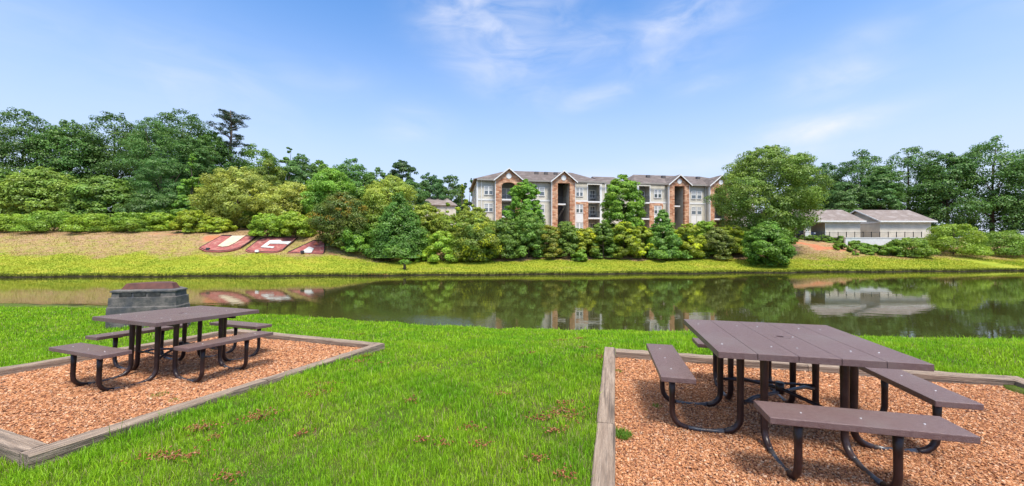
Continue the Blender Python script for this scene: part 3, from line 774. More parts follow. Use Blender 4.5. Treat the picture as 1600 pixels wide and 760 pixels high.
# ------------------------------------------------------------------ vegetation
def leaf_quads(C, Nn, size, rng, aspect=.55, dirs=None):
    n = len(C)
    if dirs is None: a = rng.normal(size=(n, 3))
    else: a = dirs + rng.normal(size=(n, 3)) * .35
    a -= Nn * (a * Nn).sum(1, keepdims=True); a /= np.linalg.norm(a, axis=1, keepdims=True) + 1e-9
    b = np.cross(Nn, a); s = size[:, None] if isinstance(size, np.ndarray) else size
    a = a * s * .5; b = b * s * .5 * aspect
    V = np.empty((n, 4, 3)); V[:, 0] = C - a; V[:, 1] = C + b * 1.0 - a * .1; V[:, 2] = C + a; V[:, 3] = C - b - a * .1
    return V.reshape(-1, 3)
def unit(n, rng): v = rng.normal(size=(n, 3)); return v / np.linalg.norm(v, axis=1, keepdims=True)
LN, LS = 2.5, 1.08
PROF = {
    'spread': lambda t: np.clip(1 - ((t - .62) / .66) ** 2, .05, 1) ** .55,
    'round': lambda t: np.sqrt(np.clip(1 - (2 * t - .92) ** 2 * .95, 0.04, 1)),
    'shrub': lambda t: np.clip(1.02 - .10 * (1 - t), 0, 1) * np.sqrt(np.clip(1 - t ** 2.6 * .93, .03, 1)),
    'cone': lambda t: np.clip(1.0 - t, 0.03, 1) ** .72 * np.clip(.72 + t * 3, 0, 1),
    'oval': lambda t: np.clip(np.sin(np.pi * np.clip(t * .9 + .10, 0, 1)), .08, 1) ** .6,
    'tall': lambda t: np.clip(np.sin(np.pi * np.clip(t * .82 + .17, 0, 1)), .08, 1) ** .7,
}
def crown(name, kind, H, Rx, seed, n_leaf, leaf, parent, colour, base=.12, gaps=.0, warm=.16, clump=.23, autumn=None, needles=False, lean=0):
    """leaf-sized faces gathered in clumps through the crown volume"""
    rng = np.random.default_rng(seed); P = PROF[kind]; n_leaf = int(n_leaf * LN); leaf = leaf * LS
    ncl = max(26, int(n_leaf / 110))
    t = rng.random(ncl) ** (.85 if kind != 'cone' else 1.35); th_ = rng.random(ncl) * 2 * np.pi
    lob = 1 + .20 * np.sin(th_ * 3 + seed) * np.sin(t * 7 + seed * 1.7) + .13 * np.sin(th_ * 5 + seed * 2.3 + t * 9)
    rr = Rx * P(t) * (.42 + .58 * rng.random(ncl) ** .45) * lob
    rc = Rx * clump * (.6 + .7 * rng.random(ncl)) * (1 if kind != 'cone' else .8) * np.clip(P(t) + .25, .4, 1.1)
    pk = rng.random(ncl) < .16; rr = np.where(pk, np.minimum(rr * 1.10 + .03 * Rx, Rx * 1.08), rr); rc = np.where(pk, rc * .55, rc); t = np.where(pk & (rng.random(ncl) < .4), np.minimum(t * 1.05, 1.02), t)
    cz = H * (base + (1 - base) * t) - rc * .35
    C = np.stack([rr * np.cos(th_), rr * np.sin(th_), cz], 1)
    C[:, 0] += lean * H * t
    keep = rng.random(ncl) > gaps; C, rc, t = C[keep], rc[keep], t[keep]; ncl = len(C)
    D_ = np.linalg.norm(C[:, None] - C[None], axis=2) - .95 * (rc[:, None] + rc[None]); np.fill_diagonal(D_, 9)
    ok = (D_ < 0).sum(1) >= 2; C, rc, t = C[ok], rc[ok], t[ok]; ncl = len(C)
    w = rc ** 2; cnt = np.maximum(10, (n_leaf * w / w.sum()).astype(int)); idx = np.repeat(np.arange(ncl), cnt); n = len(idx)
    d = unit(n, rng); d[:, 2] = np.where(rng.random(n) < .35, np.abs(d[:, 2]), d[:, 2])
    rad = rc[idx, None] * (.45 + .62 * rng.random((n, 1)) ** .45)
    Pp = C[idx] + d * rad * np.array([1, 1, .62])
    out = C[idx] * np.array([1, 1, 0]); out /= (np.linalg.norm(out, axis=1, keepdims=True) + .3)
    Nn = d * 1.0 + out * .4 + np.array([0, 0, .45]) + rng.normal(size=(n, 3)) * .42; Nn /= np.linalg.norm(Nn, axis=1, keepdims=True)
    Pp[:, 2] = np.maximum(Pp[:, 2], H * .01)
    dirs = None
    if needles: dirs = d * 1.0 + np.array([0, 0, .5])
    sz = leaf * (.65 + .7 * rng.random(n))
    V = leaf_quads(Pp, Nn, sz, rng, .3 if needles else .62, dirs)
    cv = .80 + .45 * rng.random(ncl); hv = rng.random(ncl)
    c = np.stack([cv * (1 + warm * (hv - .35)), cv, cv * (1 - .3 * (hv - .4))], 1)[idx]
    c *= (.68 + .62 * rng.random((n, 1)) ** 1.3)
    if autumn is not None:
        am, ac = autumn; pick = (rng.random(ncl) < am)[idx] & (rng.random(n) < .7)
        c[pick] = np.array(ac)
    o = np_mesh(name, V, 4, M['leaf'], parent, c); o.color = (*[v * 1.25 for v in (colour[0] * 1.68, colour[1] * 1.60, colour[2] * .90)], 1); return o, C
def trunk(H, r, C, seed, parent, base=.12, nl=9, bend=.3, m=None):
    rs = random.Random(seed); b = MB()
    path = []; ph = rs.random() * 6
    for i in range(7):
        t = i / 6; path.append((math.sin(t * 3 + ph) * bend * t * .5, math.cos(t * 2.4 + ph) * bend * t * .5, -.4 + (H * .92 + .4) * t))
    b.tube(path, [r * (1.25 - 1.1 * i / 6) for i in range(7)], 8)
    idx = list(range(len(C))); rs.shuffle(idx)
    for k in idx[:nl]:
        c = Vector(C[k]); z0 = max(H * base * .7, c.z * rs.uniform(.45, .75)); i = min(5, int(z0 / H * 6)); p0 = Vector(path[i]); p0.z = z0
        mid = (p0 + c) / 2 + Vector((0, 0, -.04 * H * rs.random())); b.tube([p0, mid, c], [r * .42, r * .28, r * .08], 5)
    b.build('trunk', m or M['bark'], parent)
seedc = [10]
def plant(name, cat, label, px, d, top, wpx, colour, kind='round', n=7000, leaf=.22, base=.08, group=None, gy=None, trunk_r=None, zoff=0, **kw):
    """px: bearing, d: distance in metres, top: bearing of its top, wpx: apparent width"""
    if gy is not None: g = ray_ground(px, gy)
    else: x = (px - 800) / F * d; g = Vector((x, d, th(x, d)))
    d = g.y; H = CAM_Z + (380 - top) / F * d - g.z; Rr = wpx / F * d / 2 * .88
    H = max(H, .5)
    seedc[0] += 1; sd_ = seedc[0]
    root = empty(name, g); tag(root, label, cat, group)
    o, C = crown('foliage' if cat in ('shrub', 'ground cover') else 'crown', kind, H, Rr, sd_, n, leaf, root, colour, base=base, **kw)
    trunk(H * .8, trunk_r or max(.05, H * .016), C, sd_, root, base)
    return root
DK = (.040, .085, .030); MD = (.068, .135, .032); LT = (.13, .225, .035); YG = (.20, .26, .05); YL = (.25, .29, .055); BR = (.12, .12, .035)
PN = (.055, .120, .045); BG = (.045, .105, .055); FG = (.032, .078, .034)
G1 = 'tall woodland trees on the left hillside'
# --- left hillside, back row
plant('hillside_tree', 'tree', 'tall dark broad tree with rounded crown at the upper left beside the lone pine', 285, 82, 171, 120, DK, 'round', 16000, .30, group=G1, clump=.2)
plant('hillside_tree', 'tree', 'dark pine mass at the left edge of the woodland', 240, 74, 185, 95, PN, 'oval', 14000, .32, needles=True, group=G1)
plant('hillside_tree', 'tree', 'dark tree with low crown right under the lone pine', 330, 76, 205, 70, (.045, .10, .032), 'round', 11000, .27, group=G1)
plant('hillside_tree', 'tree', 'dark bushy pine in front of the left woodland', 253, 62, 238, 70, (.045, .105, .042), 'oval', 11000, .26, needles=True, group=G1)
plant('hillside_tree', 'tree', 'dense tree behind the pointed light green tree', 300, 68, 215, 75, (.045, .10, .035), 'round', 11000, .26, group=G1)
plant('pointed_tree', 'tree', 'pointed light green tree left of the pale round tree', 302, 57, 240, 58, (.10, .20, .045), 'cone', 11000, .22, base=.04)
plant('hillside_tree', 'tree', 'wide green tree right of the lone pine', 400, 84, 225, 85, MD, 'round', 12000, .30, group=G1)
plant('hillside_tree', 'tree', 'slim tree with jagged top between two rounder trees', 452, 84, 230, 36, (.065, .13, .045), 'oval', 6500, .30, group=G1, gaps=.15)
plant('hillside_tree', 'tree', 'olive green round tree in front of the jagged topped trees', 422, 72, 247, 55, (.09, .135, .035), 'round', 8500, .25, group=G1)
plant('hillside_tree', 'tree', 'bluish green tree with domed top left of centre', 470, 78, 240, 60, (.060, .125, .055), 'round', 9000, .27, group=G1)
plant('hillside_tree', 'tree', 'mid green tree behind the bright rounded tree', 500, 80, 250, 55, MD, 'round', 8500, .28, group=G1)
plant('hillside_tree', 'tree', 'broad green tree on the skyline left of the sparse pine', 549, 88, 248, 75, (.055, .13, .042), 'round', 10000, .30, group=G1)
plant('hillside_tree', 'tree', 'green skyline tree just left of the sparse pine', 590, 90, 262, 50, (.06, .125, .048), 'round', 8000, .30, group=G1)
plant('hillside_tree', 'tree', 'dark distant round tree right of the sparse pine', 672, 100, 268, 52, BG, 'round', 8000, .32, group=G1)
plant('hillside_tree', 'tree', 'dark distant tree beside the left end of the apartment roof', 705, 104, 272, 50, (.05, .10, .045), 'round', 8000, .32, group=G1)
plant('hillside_tree', 'tree', 'small distant tree touching the left end of the apartment roof', 733, 108, 278, 34, FG, 'round', 5000, .32, group=G1)
plant('hillside_tree', 'tree', 'lower dark tree filling the gap under the sparse pine', 640, 86, 282, 60, (.05, .11, .045), 'round', 8000, .28, group=G1)
plant('sparse_pine', 'tree', 'sparse ragged dark tree top standing above the skyline left of the apartments', 629, 92, 250, 46, (.035, .075, .04), 'round', 5200, .28, base=.35, gaps=.1, clump=.24)
# lone tall pine with bare trunk
def lone_pine(px, d, top, label):
    x = (px - 800) / F * d; z = th(x, d); H = CAM_Z + (380 - top) / F * d - z
    root = empty('tall_pine', (x, d, z)); tag(root, label, 'pine tree')
    rng = np.random.default_rng(77); rs = random.Random(5)
    tb = MB(); tp = [(0, 0, -.5), (.25, 0, H * .35), (-.1, 0, H * .6), (.25, 0, H * .8), (0, 0, H * .98)]
    tb.tube(tp, [.42, .34, .26, .17, .05], 9)
    Cs = []
    for i in range(50):
        t = rs.random() ** .75; z1 = H * (.58 + .38 * t); ln = 4.0 * math.sin(3.1416 * (.16 + .66 * t)) ** .7 * rs.uniform(.3, 1.0); a = rs.random() * 6.28
        e = Vector((math.cos(a) * ln, math.sin(a) * ln, z1 + ln * .22)); tb.tube([(0, 0, z1 - .3), (e.x * .5, e.y * .5, z1 + .02), tuple(e)], [.09, .07, .02], 5)
        Cs.append(e); Cs.append(e * .86 + Vector((rs.uniform(-.5, .5), rs.uniform(-.5, .5), H * .14 * 0 + e.z * .14 + rs.uniform(-.1, .4))))
        if rs.random() < .6: m_ = e.copy(); m_.x *= .55; m_.y *= .55; m_.z = z1 + .2; Cs.append(m_)
    C = np.array([tuple(c) for c in Cs]); n = 75; idx = np.repeat(np.arange(len(C)), n)
    d_ = unit(len(idx), rng); rc = (.45 + .5 * rng.random(len(C)))[idx, None]
    P_ = C[idx] + d_ * rc * rng.random((len(idx), 1)) ** .5 * np.array([1, 1, .42])
    V = leaf_quads(P_, unit(len(idx), rng), .3 * (.7 + .6 * rng.random(len(idx))), rng, .3)
    cv = (.7 + .6 * rng.random(len(C)))[idx, None] * np.ones((1, 3))
    o = np_mesh('crown', V, 4, M['leaf'], root, cv); o.color = (.050, .082, .042, 1)
    tb.build('trunk', mat('pine bark', (.20, .15, .12), (.11, .08, .06), 3, .95), root)
lone_pine(360, 78, 169, 'tall lone pine with bare trunk and flat layered crown at upper left')
# --- middle row, left
plant('round_tree', 'tree', 'pale olive round tree above the letter U', 372, 56, 261, 108, (.19, .23, .075), 'round', 17000, .20, base=.10, clump=.17)
plant('round_tree', 'tree', 'pale yellowish tree between the letters and the bright green tree', 458, 57, 285, 92, (.20, .235, .07), 'round', 14000, .20, base=.1, clump=.19)
plant('round_tree', 'tree', 'bright green tree behind the dark russet shrub', 517, 56, 262, 74, (.11, .215, .045), 'round', 13000, .20, base=.05)
plant('round_tree', 'tree', 'soft yellow green tree behind the central pine', 610, 57, 275, 92, (.17, .225, .06), 'round', 14000, .20, base=.05)
plant('round_tree', 'tree', 'mid green tree between the bright tree and the yellow green tree', 562, 58, 292, 60, (.085, .16, .04), 'round', 9000, .22, base=.05)
plant('slim_tree', 'tree', 'slim yellow green sapling left of the apartment end wall', 722, 54, 288, 40, (.17, .235, .035), 'cone', 5500, .2, base=.05)
plant('slim_tree', 'tree', 'narrow pale sapling in front of the distant house', 697, 54, 300, 34, (.15, .22, .04), 'cone', 4500, .2, base=.05)
plant('round_tree', 'tree', 'leafy thicket tree below the distant roof', 668, 54, 318, 60, (.15, .2, .045), 'round', 8500, .2, base=.03)
plant('round_tree', 'tree', 'olive thicket tree in front of the apartment left corner', 742, 53, 320, 60, (.13, .175, .04), 'round', 8000, .2, base=.03)
# trees in front of the apartments
plant('young_tree', 'tree', 'fresh green tree covering the first brick gable of the apartments', 819, 55.5, 280, 58, (.095, .20, .035), 'round', 13000, .22, base=.05, gaps=.04, clump=.21)
plant('young_tree', 'tree', 'upright green tree in front of the middle of the apartment block', 973, 55.5, 273, 64, (.105, .20, .035), 'round', 16000, .22, base=.0, gaps=.0, clump=.21)
plant('large_tree', 'tree', 'large spreading pale green tree between the apartments and the carport', 1197, 55, 229, 158, (.092, .152, .042), 'round', 38000, .20, base=.14, clump=.14, gaps=.16)
# --- shrub belt
GS = 'shrubs and young trees along the far bank'
def sh(label, px, gy, top, w, colour, kind='shrub', n=6500, leaf=.17, **kw):
    kw.setdefault('base', .0)
    plant('bank_shrub', 'shrub', label, px, None, top, w, colour, kind, n, leaf, gy=gy, group=GS, **kw)
sh('bright green leafy shrub at the left edge above the brown bank', 252, 361, 333, 56, (.14, .22, .035))
sh('fern-like light green shrub behind the left edge shrubs', 262, 357, 320, 62, (.12, .21, .04))
sh('yellow green shrub left of the letter U', 300, 363, 328, 52, (.17, .225, .035))
sh('small yellow green shrub at the top corner of the letter U', 343, 363, 340, 40, (.17, .235, .03), n=4500)
sh('light green shrub above the right arm of the letter U', 418, 369, 333, 56, (.135, .225, .035))
sh('light green shrub above the letter G', 462, 370, 330, 60, (.15, .23, .035))
sh('large dark shrub with russet tips overhanging the letter A', 534, 385, 300, 84, (.062, .095, .028), 'round', n=15000, leaf=.17, autumn=(.16, (2.6, 1.2, .7)), warm=.4)
sh('bright green low shrub right of the russet shrub', 556, 393, 345, 62, (.10, .20, .04))
tp = plant('central_pine', 'pine tree', 'dark green bushy young pine with pointed top above the wooden post', 624, None, 302, 116, (.062, .135, .036), 'cone', 19000, .19, gy=402, base=.0, needles=False, clump=.25)
sh('small light shrub at the foot of the central pine', 660, 408, 390, 28, (.18, .28, .035), n=2600)
sh('feathery light green shrub right of the central pine', 692, 408, 362, 56, (.15, .245, .04), n=6000)
sh('big mottled green shrub with yellow leaves right of the feathery shrub', 742, 407, 338, 82, (.095, .145, .035), 'round', n=12000, autumn=(.16, (3.0, 2.2, .9)), warm=.5)
sh('blue green shrub below the first brick gable', 790, 403, 340, 60, (.075, .135, .038), n=7500)
sh('grey green pine shrub left of the second gable', 826, 402, 330, 58, (.085, .16, .045), n=8000)
sh('olive brown topped shrub below the second gable', 857, 401, 352, 50, (.12, .15, .035), n=6500, warm=.5)
sh('round green shrub under the tall breezeway opening', 886, 400, 346, 52, (.085, .14, .035), n=7000)
sh('low green sprawling shrub on the open bank', 907, 408, 390, 30, (.10, .185, .035), n=2600)
sh('yellow tipped shrub right of the round green shrub', 915, 402, 356, 46, (.15, .185, .03), n=6000, autumn=(.2, (2.2, 1.9, .7)))
sh('dense dark green shrub left of the upright tree', 942, 402, 348, 48, (.080, .14, .035), n=6500)
sh('yellow flecked shrub under the upright tree', 975, 403, 347, 54, (.13, .175, .03), n=7500, autumn=(.2, (2.3, 2.0, .7)))
sh('golden green shrub left of the pointed pine', 1003, 403, 354, 44, (.14, .185, .03), n=5500, autumn=(.25, (2.2, 2.0, .7)))
plant('young_pine', 'pine tree', 'pointed bluish green pine in front of the third gable', 1035, None, 327, 78, (.080, .165, .045), 'cone', 14000, .18, gy=403, base=.0, needles=False, clump=.24)
sh('yellow green shrub right of the pointed pine', 1076, 402, 350, 52, (.155, .20, .03), n=7000, autumn=(.2, (2.1, 1.9, .7)))
sh('light green shrub behind the grey green shrub', 1103, 396, 345, 54, (.12, .20, .035), n=7000)
sh('grey green feathery shrub at the lawn edge below the last gable', 1117, 404, 356, 50, (.095, .125, .04), n=7500)
sh('golden shrub at the right end of the belt', 1143, 398, 352, 48, (.17, .215, .03), n=6000, autumn=(.2, (2.0, 1.8, .7)))
sh('dark glossy layered shrub standing alone right of the belt', 1199, 414, 346, 76, (.070, .145, .030), 'oval', n=13000, leaf=.19, clump=.2)
plant('thin_sapling', 'tree', 'thin wispy sapling rising behind the lone dark shrub', 1197, 52, 292, 44, (.12, .21, .05), 'cone', 2600, .2, base=.2, gaps=.4)
sh('green shrub under the large spreading tree', 1166, 390, 352, 44, (.10, .185, .04), n=5500)
# thicket behind the belt hides the ground in front of the buildings
GT = 'thicket growing behind the bank shrubs'
rt_ = random.Random(12)
lab_t = ['left of the central pine', 'behind the central pine', 'behind the feathery shrub', 'behind the mottled shrub', 'below the first gable tree', 'behind the grey green pine shrub', 'below the breezeway', 'behind the balconies stack shrubs',
         'left of the upright tree', 'right of the upright tree', 'behind the pointed pine', 'below the fourth gable', 'below the large spreading tree']
for i, px in enumerate((585, 640, 700, 765, 800, 850, 893, 925, 955, 1010, 1060, 1115, 1155)):
    plant('thicket_shrub', 'shrub', 'dense green thicket shrub growing ' + lab_t[i], px, 53.2, (335, 330, 335, 345, 350, 352, 357, 357, 357, 358, 358, 358, 356)[i], 66, rt_.choice([MD, (.10, .16, .035), (.13, .18, .035)]), 'shrub', 5500, .2, base=0, group=GT)
# left thicket in front of the hillside trees
for i, (px, top, c) in enumerate(((235, 300, (.05, .10, .04)), (275, 305, (.045, .095, .035)), (330, 318, (.06, .12, .035)), (415, 322, (.10, .17, .04)), (480, 318, (.09, .16, .04)), (530, 318, (.08, .15, .04)))):
    plant('thicket_shrub', 'shrub', 'low hillside thicket ' + ('at the far left edge', 'below the dark bushy pine', 'between the pointed and the pale round tree', 'between the two pale round trees', 'right of the yellowish tree', 'behind the russet shrub')[i], px, 58, top, 75, c, 'shrub', 6500, .22, base=0, group=GT)
# --- right background
GR = 'dark trees behind the carport'
for i, (px, d, top, w, c) in enumerate(((1290, 92, 254, 70, (.045, .10, .055)), (1345, 86, 234, 82, (.055, .115, .05)), (1325, 80, 285, 70, (.045, .095, .04)), (1250, 92, 285, 60, (.045, .10, .045)),
                                       (1376, 78, 262, 55, (.05, .11, .042)), (1280, 84, 292, 60, (.04, .09, .035)), (1420, 84, 228, 95, (.05, .105, .045)), (1480, 78, 240, 95, (.045, .10, .035)), (1550, 76, 215, 110, (.05, .11, .04)), (1620, 74, 235, 100, (.045, .10, .04)))):
    lb = ('rounded dark tree directly right of the large pale tree', 'tall billowing tree above the right garage roof', 'dark tree just above the carport ridge', 'dark tree half hidden behind the large pale tree', 'dark tree behind the second garage',
          'low dark tree between the rounded tree and the carport roof', 'tall dark tree right of the second garage', 'broad dark tree far right of the garages', 'tallest dark tree at the far right', 'dark tree cut by the right edge of the picture')[i]
    plant('background_tree', 'tree', lb, px, d, top, w, c, 'round', 11000, .30, group=GR, base=.02)
# --- continuing woodland at the far left and right, outside the busy middle
for i, (px, d, top, w, c, lb) in enumerate(((180, 78, 178, 110, DK, 'broad dark tree left of the woodland edge pine'), (110, 74, 190, 100, (.05, .11, .035), 'mid green woodland tree second from the left'), (35, 72, 172, 120, DK, 'large dark tree at the far left corner'),
                                            (70, 60, 262, 90, (.12, .19, .05), 'pale green small tree on the far left bank'), (165, 60, 275, 80, (.09, .16, .045), 'soft green small tree beside the far left shrubs'), (-20, 62, 255, 90, (.07, .13, .04), 'green tree cut by the left edge of the picture'))):
    plant('hillside_tree', 'tree', lb, px, d, top, w, c, 'round', 14000, .30, group=G1, base=.03)
for i, (px, top, w, lb) in enumerate(((20, 335, 70, 'light green bank shrub farthest to the left'), (85, 330, 76, 'light green bank shrub second from the left edge'), (150, 334, 70, 'light green bank shrub below the soft green tree'), (208, 332, 60, 'light green bank shrub just left of the leafy edge shrub'))):
    sh(lb, px, 362, top, w, ((.14, .22, .035), (.11, .19, .035))[i % 2], n=5500)
for i, (px, gy, top, w, lb) in enumerate(((1420, 400, 372, 60, 'rounded bank shrub right of the junipers'), (1490, 398, 350, 80, 'tall bank shrub at the right'), (1560, 398, 360, 80, 'bank shrub near the right edge of the picture'))):
    sh(lb, px, gy, top, w, ((.10, .17, .035), (.13, .20, .035))[i % 2], n=6500)
# low junipers on the slope below the fence
GJ = 'low juniper mounds below the rail fence'
jun = [(1262, 374, 367, 26), (1285, 376, 367, 30), (1307, 379, 368, 30), (1324, 382, 372, 28), (1342, 388, 379, 30), (1358, 392, 383, 30), (1312, 389, 380, 22), (1336, 394, 385, 26), (1358, 397, 386, 26), (1374, 398, 382, 30), (1306, 391, 387, 10), (1336, 399, 394, 11), (1392, 400, 386, 34), (1248, 372, 365, 22)]
jl = ['between fence and clay near the carport pier', 'under the carport bay', 'below the first long fence panel', 'at the left end of the white wall', 'below the white wall', 'below the right part of the white wall', 'on the red clay below the others', 'halfway down the slope',
      'lowest of the row near the lawn', 'where the photo ends at the right', 'as a tiny tuft on the red clay', 'as a small ball at the lawn edge', 'just right of the row end', 'nearest the large tree']
for (px, gy, top, w), lb in zip(jun, jl):
    plant('juniper', 'ground cover', 'low spreading juniper mound ' + lb, px, None, top, w, (.085, .16, .03) if w > 12 else (.12, .22, .03), 'shrub', 1800 if w > 12 else 500, .16, base=0, group=GJ, gy=gy)
# sprouts on the post
o, _ = crown('sprout', 'round', 1.1, .55, 991, 130, .13, sp, (.10, .2, .05), base=.7, clump=.4)

# ------------------------------------------------------------------ beds: timbers, mulch
def bed_frame(c, rz): return Matrix.Translation((c[0], c[1], 0)) @ Matrix.Rotation(rz, 4, 'Z')
def beam_mesh(name, p0, p1, w, h, parent, seed):
    """sawn timber from p0 to p1 (top centre line), slightly uneven"""
    import bmesh
    p0, p1 = Vector(p0), Vector(p1); L_ = (p1 - p0).length; n = max(4, int(L_ / .12))
    rs = random.Random(seed); bm = bmesh.new(); rings = []
    for i in range(n + 1):
        x = L_ * i / n; j = lambda a=.004: rs.uniform(-a, a)
        b = .012
        pts = [(-w / 2, -h), (-w / 2 + j(.002), -b + j()), (-w / 2 + b, j()), (-w / 6, j(.002)), (w / 6, j(.002)), (w / 2 - b, j()), (w / 2 + j(.002), -b + j()), (w / 2, -h)]
        rings.append([bm.verts.new((yy, zz, x)) for yy, zz in pts])
    for a, b_ in zip(rings[:-1], rings[1:]):
        for k in range(8): bm.faces.new((a[k], a[(k + 1) % 8], b_[(k + 1) % 8], b_[k]))
    bm.faces.new(rings[0][::-1]); bm.faces.new(rings[-1]); bmesh.ops.recalc_face_normals(bm, faces=bm.faces)
    me = bpy.data.meshes.new(name); bm.to_mesh(me); bm.free(); me.materials.append(M['timber'])
    o = bpy.data.objects.new(name, me); col.objects.link(o)
    z = (p1 - p0).normalized(); y = Vector((0, 0, 1)); x = y.cross(z).normalized(); x = -x; y = z.cross(x).normalized()
    # local x -> across, local y -> up, local z -> along
    if y.z < 0: x, y = -x, -y
    o.matrix_world = Matrix.Translation(p0) @ Matrix((x, y, z)).transposed().to_4x4()
    return o
def chip_box(C, rng, lmin, lmax):
    """irregular wood chips: five-sided little boxes as quads"""
    n = len(C); a = rng.uniform(lmin, lmax, n); b = a * rng.uniform(.3, .75, n); t = rng.uniform(.003, .009, n)
    ang = rng.random(n) * 6.283; tx = rng.normal(size=n) * .35; ty = rng.normal(size=n) * .35
    ex = np.stack([np.cos(ang), np.sin(ang), tx], 1); ey = np.stack([-np.sin(ang), np.cos(ang), ty], 1)
    ex /= np.linalg.norm(ex, axis=1, keepdims=True); ey -= ex * (ex * ey).sum(1, keepdims=True); ey /= np.linalg.norm(ey, axis=1, keepdims=True); ez = np.cross(ex, ey)
    A, B, T = ex * a[:, None] / 2, ey * b[:, None] / 2, ez * t[:, None]
    k = rng.uniform(.55, 1.1, (n, 1))
    p = [C - A - B, C + A - B * k, C + A * k + B, C - A + B * k]; q = [v + T for v in p]
    fs = [(q[0], q[1], q[2], q[3]), (p[0], p[1], q[1], q[0]), (p[1], p[2], q[2], q[1]), (p[2], p[3], q[3], q[2]), (p[3], p[0], q[0], q[3])]
    V = np.stack([np.stack(f, 1) for f in fs], 1)      # n,5,4,3
    return V.reshape(-1, 3)
def chip_cols(n, rng):
    pal = np.array([(.45, .21, .085), (.53, .27, .12), (.37, .16, .065), (.60, .36, .19), (.26, .11, .055), (.48, .225, .10), (.56, .37, .22), (.14, .065, .04)])
    c = pal[rng.choice(len(pal), n, p=[.2, .2, .16, .12, .1, .12, .06, .04])] * rng.uniform(.8, 1.15, (n, 1)) * np.array([1.03, .99, 1.08]); return np.repeat(c, 5, axis=0)
m, N_, L_ = nodes('mulch chip'); out = N_.new('ShaderNodeOutputMaterial'); p_ = N_.new('ShaderNodeBsdfPrincipled'); L_.new(p_.outputs[0], out.inputs[0]); at = N_.new('ShaderNodeAttribute'); at.attribute_name = 'tint'
L_.new(at.outputs['Color'], p_.inputs['Base Color']); p_.inputs['Roughness'].default_value = .85; p_.inputs['Specular IOR Level'].default_value = .2; M['chip'] = m
M['mulchbase'] = mat('mulch base', (.44, .19, .10), (.26, .11, .06), 45, .95, bump=1.0, bscale=70, c3=(.52, .27, .15), s3=6)
def mulch(name, fz, quad, dens, seed, lmin=.012, lmax=.034):
    """quad: 4 ground corners; fz gives the height; dens(x, y) chips per square metre"""
    q = np.array(quad); rng = np.random.default_rng(seed); nu = 70
    U, Vv = np.meshgrid(np.linspace(0, 1, nu), np.linspace(0, 1, nu))
    X = (1 - U) * (1 - Vv) * q[0, 0] + U * (1 - Vv) * q[1, 0] + U * Vv * q[2, 0] + (1 - U) * Vv * q[3, 0]
    Y = (1 - U) * (1 - Vv) * q[0, 1] + U * (1 - Vv) * q[1, 1] + U * Vv * q[2, 1] + (1 - U) * Vv * q[3, 1]
    Z = fz(X, Y); b = MB(); b.v = list(map(tuple, np.stack([X, Y, Z], -1).reshape(-1, 3)))
    for j in range(nu - 1):
        for i in range(nu - 1):
            k = j * nu + i; b.f.append((k, k + 1, k + 1 + nu, k + nu)); b.sm.append(True)
    tag(b.build(name, M['mulchbase']), kind='structure')
    e1, e2 = q[1] - q[0], q[3] - q[0]; area = abs(e1[0] * e2[1] - e1[1] * e2[0]); dmax = dens(np.array([0.]), np.array([0.]))[1]
    n = int(area * dmax); u, v = rng.random(n), rng.random(n); x = q[0, 0] + e1[0] * u + e2[0] * v; y = q[0, 1] + e1[1] * u + e2[1] * v
    dn = dens(x, y)[0]; k = (rng.random(n) < dn / dmax) & (y > .9) & (np.abs(x) < y * 1.42 + .5); x, y = x[k], y[k]
    grow = np.clip(y / 4.5, 1, 1.6)
    z = fz(x, y) + rng.uniform(0, .012, len(x)); C = np.stack([x, y, z], 1)
    near_ = y < 4.2
    V = np.concatenate([chip_box(C[near_], rng, lmin, lmax), chip_box(C[~near_], rng, lmin * 1.4, lmax * 1.4)])
    o = np_mesh('mulch_chips', V, 4, M['chip'], None, chip_cols(len(C), rng))
    return o
# right bed
BM = bed_frame(RBc, RBa)
def rz_(x, y): return lumps(x, y, .35, .008) + lumps(x * 1.3, y * 1.1, .12, .004)
def RP(u, v, z=0): return BM @ Vector((u, v, z))
W_ = .152
q = [RP(.07, -4.5)[:2], RP(4.4, -4.5)[:2], RP(4.4, -.07)[:2], RP(.07, -.07)[:2]]
o = mulch('mulch_bed', rz_, q, lambda x, y: (np.where(y < 3.3, 12000, np.where(y < 4.5, 9500, 6500)), 12000), 3, .007, .021)
tag(o, 'loose orange brown wood chips filling the right picnic bed', 'mulch', kind='stuff')
TB = empty('timber_edging', RP(0, 0, .0)); tag(TB, 'weathered grey timber edging around the right picnic bed', 'edging')
def tb(root, p0, p1, sd_):
    o = beam_mesh('timber', p0, p1, W_, .24, None, sd_); mw = o.matrix_world.copy(); o.parent = root; bpy.context.view_layer.update(); o.matrix_parent_inverse = root.matrix_world.inverted(); o.matrix_world = mw
bpy.context.view_layer.update()
tb(TB, RP(W_ / 2, 0, .105), RP(W_ / 2, -2.42, .10), 1); tb(TB, RP(W_ / 2 + .006, -2.43, .10), RP(W_ / 2, -4.7, .10), 2)
tb(TB, RP(W_ + .005, -W_ / 2 - .01, .10), RP(2.5, -W_ / 2 - .02, .10), 3); tb(TB, RP(2.51, -W_ / 2 - .01, .098), RP(4.5, -W_ / 2, .10), 4); tb(TB, RP(4.5 + W_ / 2, 0, .1), RP(4.5 + W_ / 2, -4.7, .1), 5)
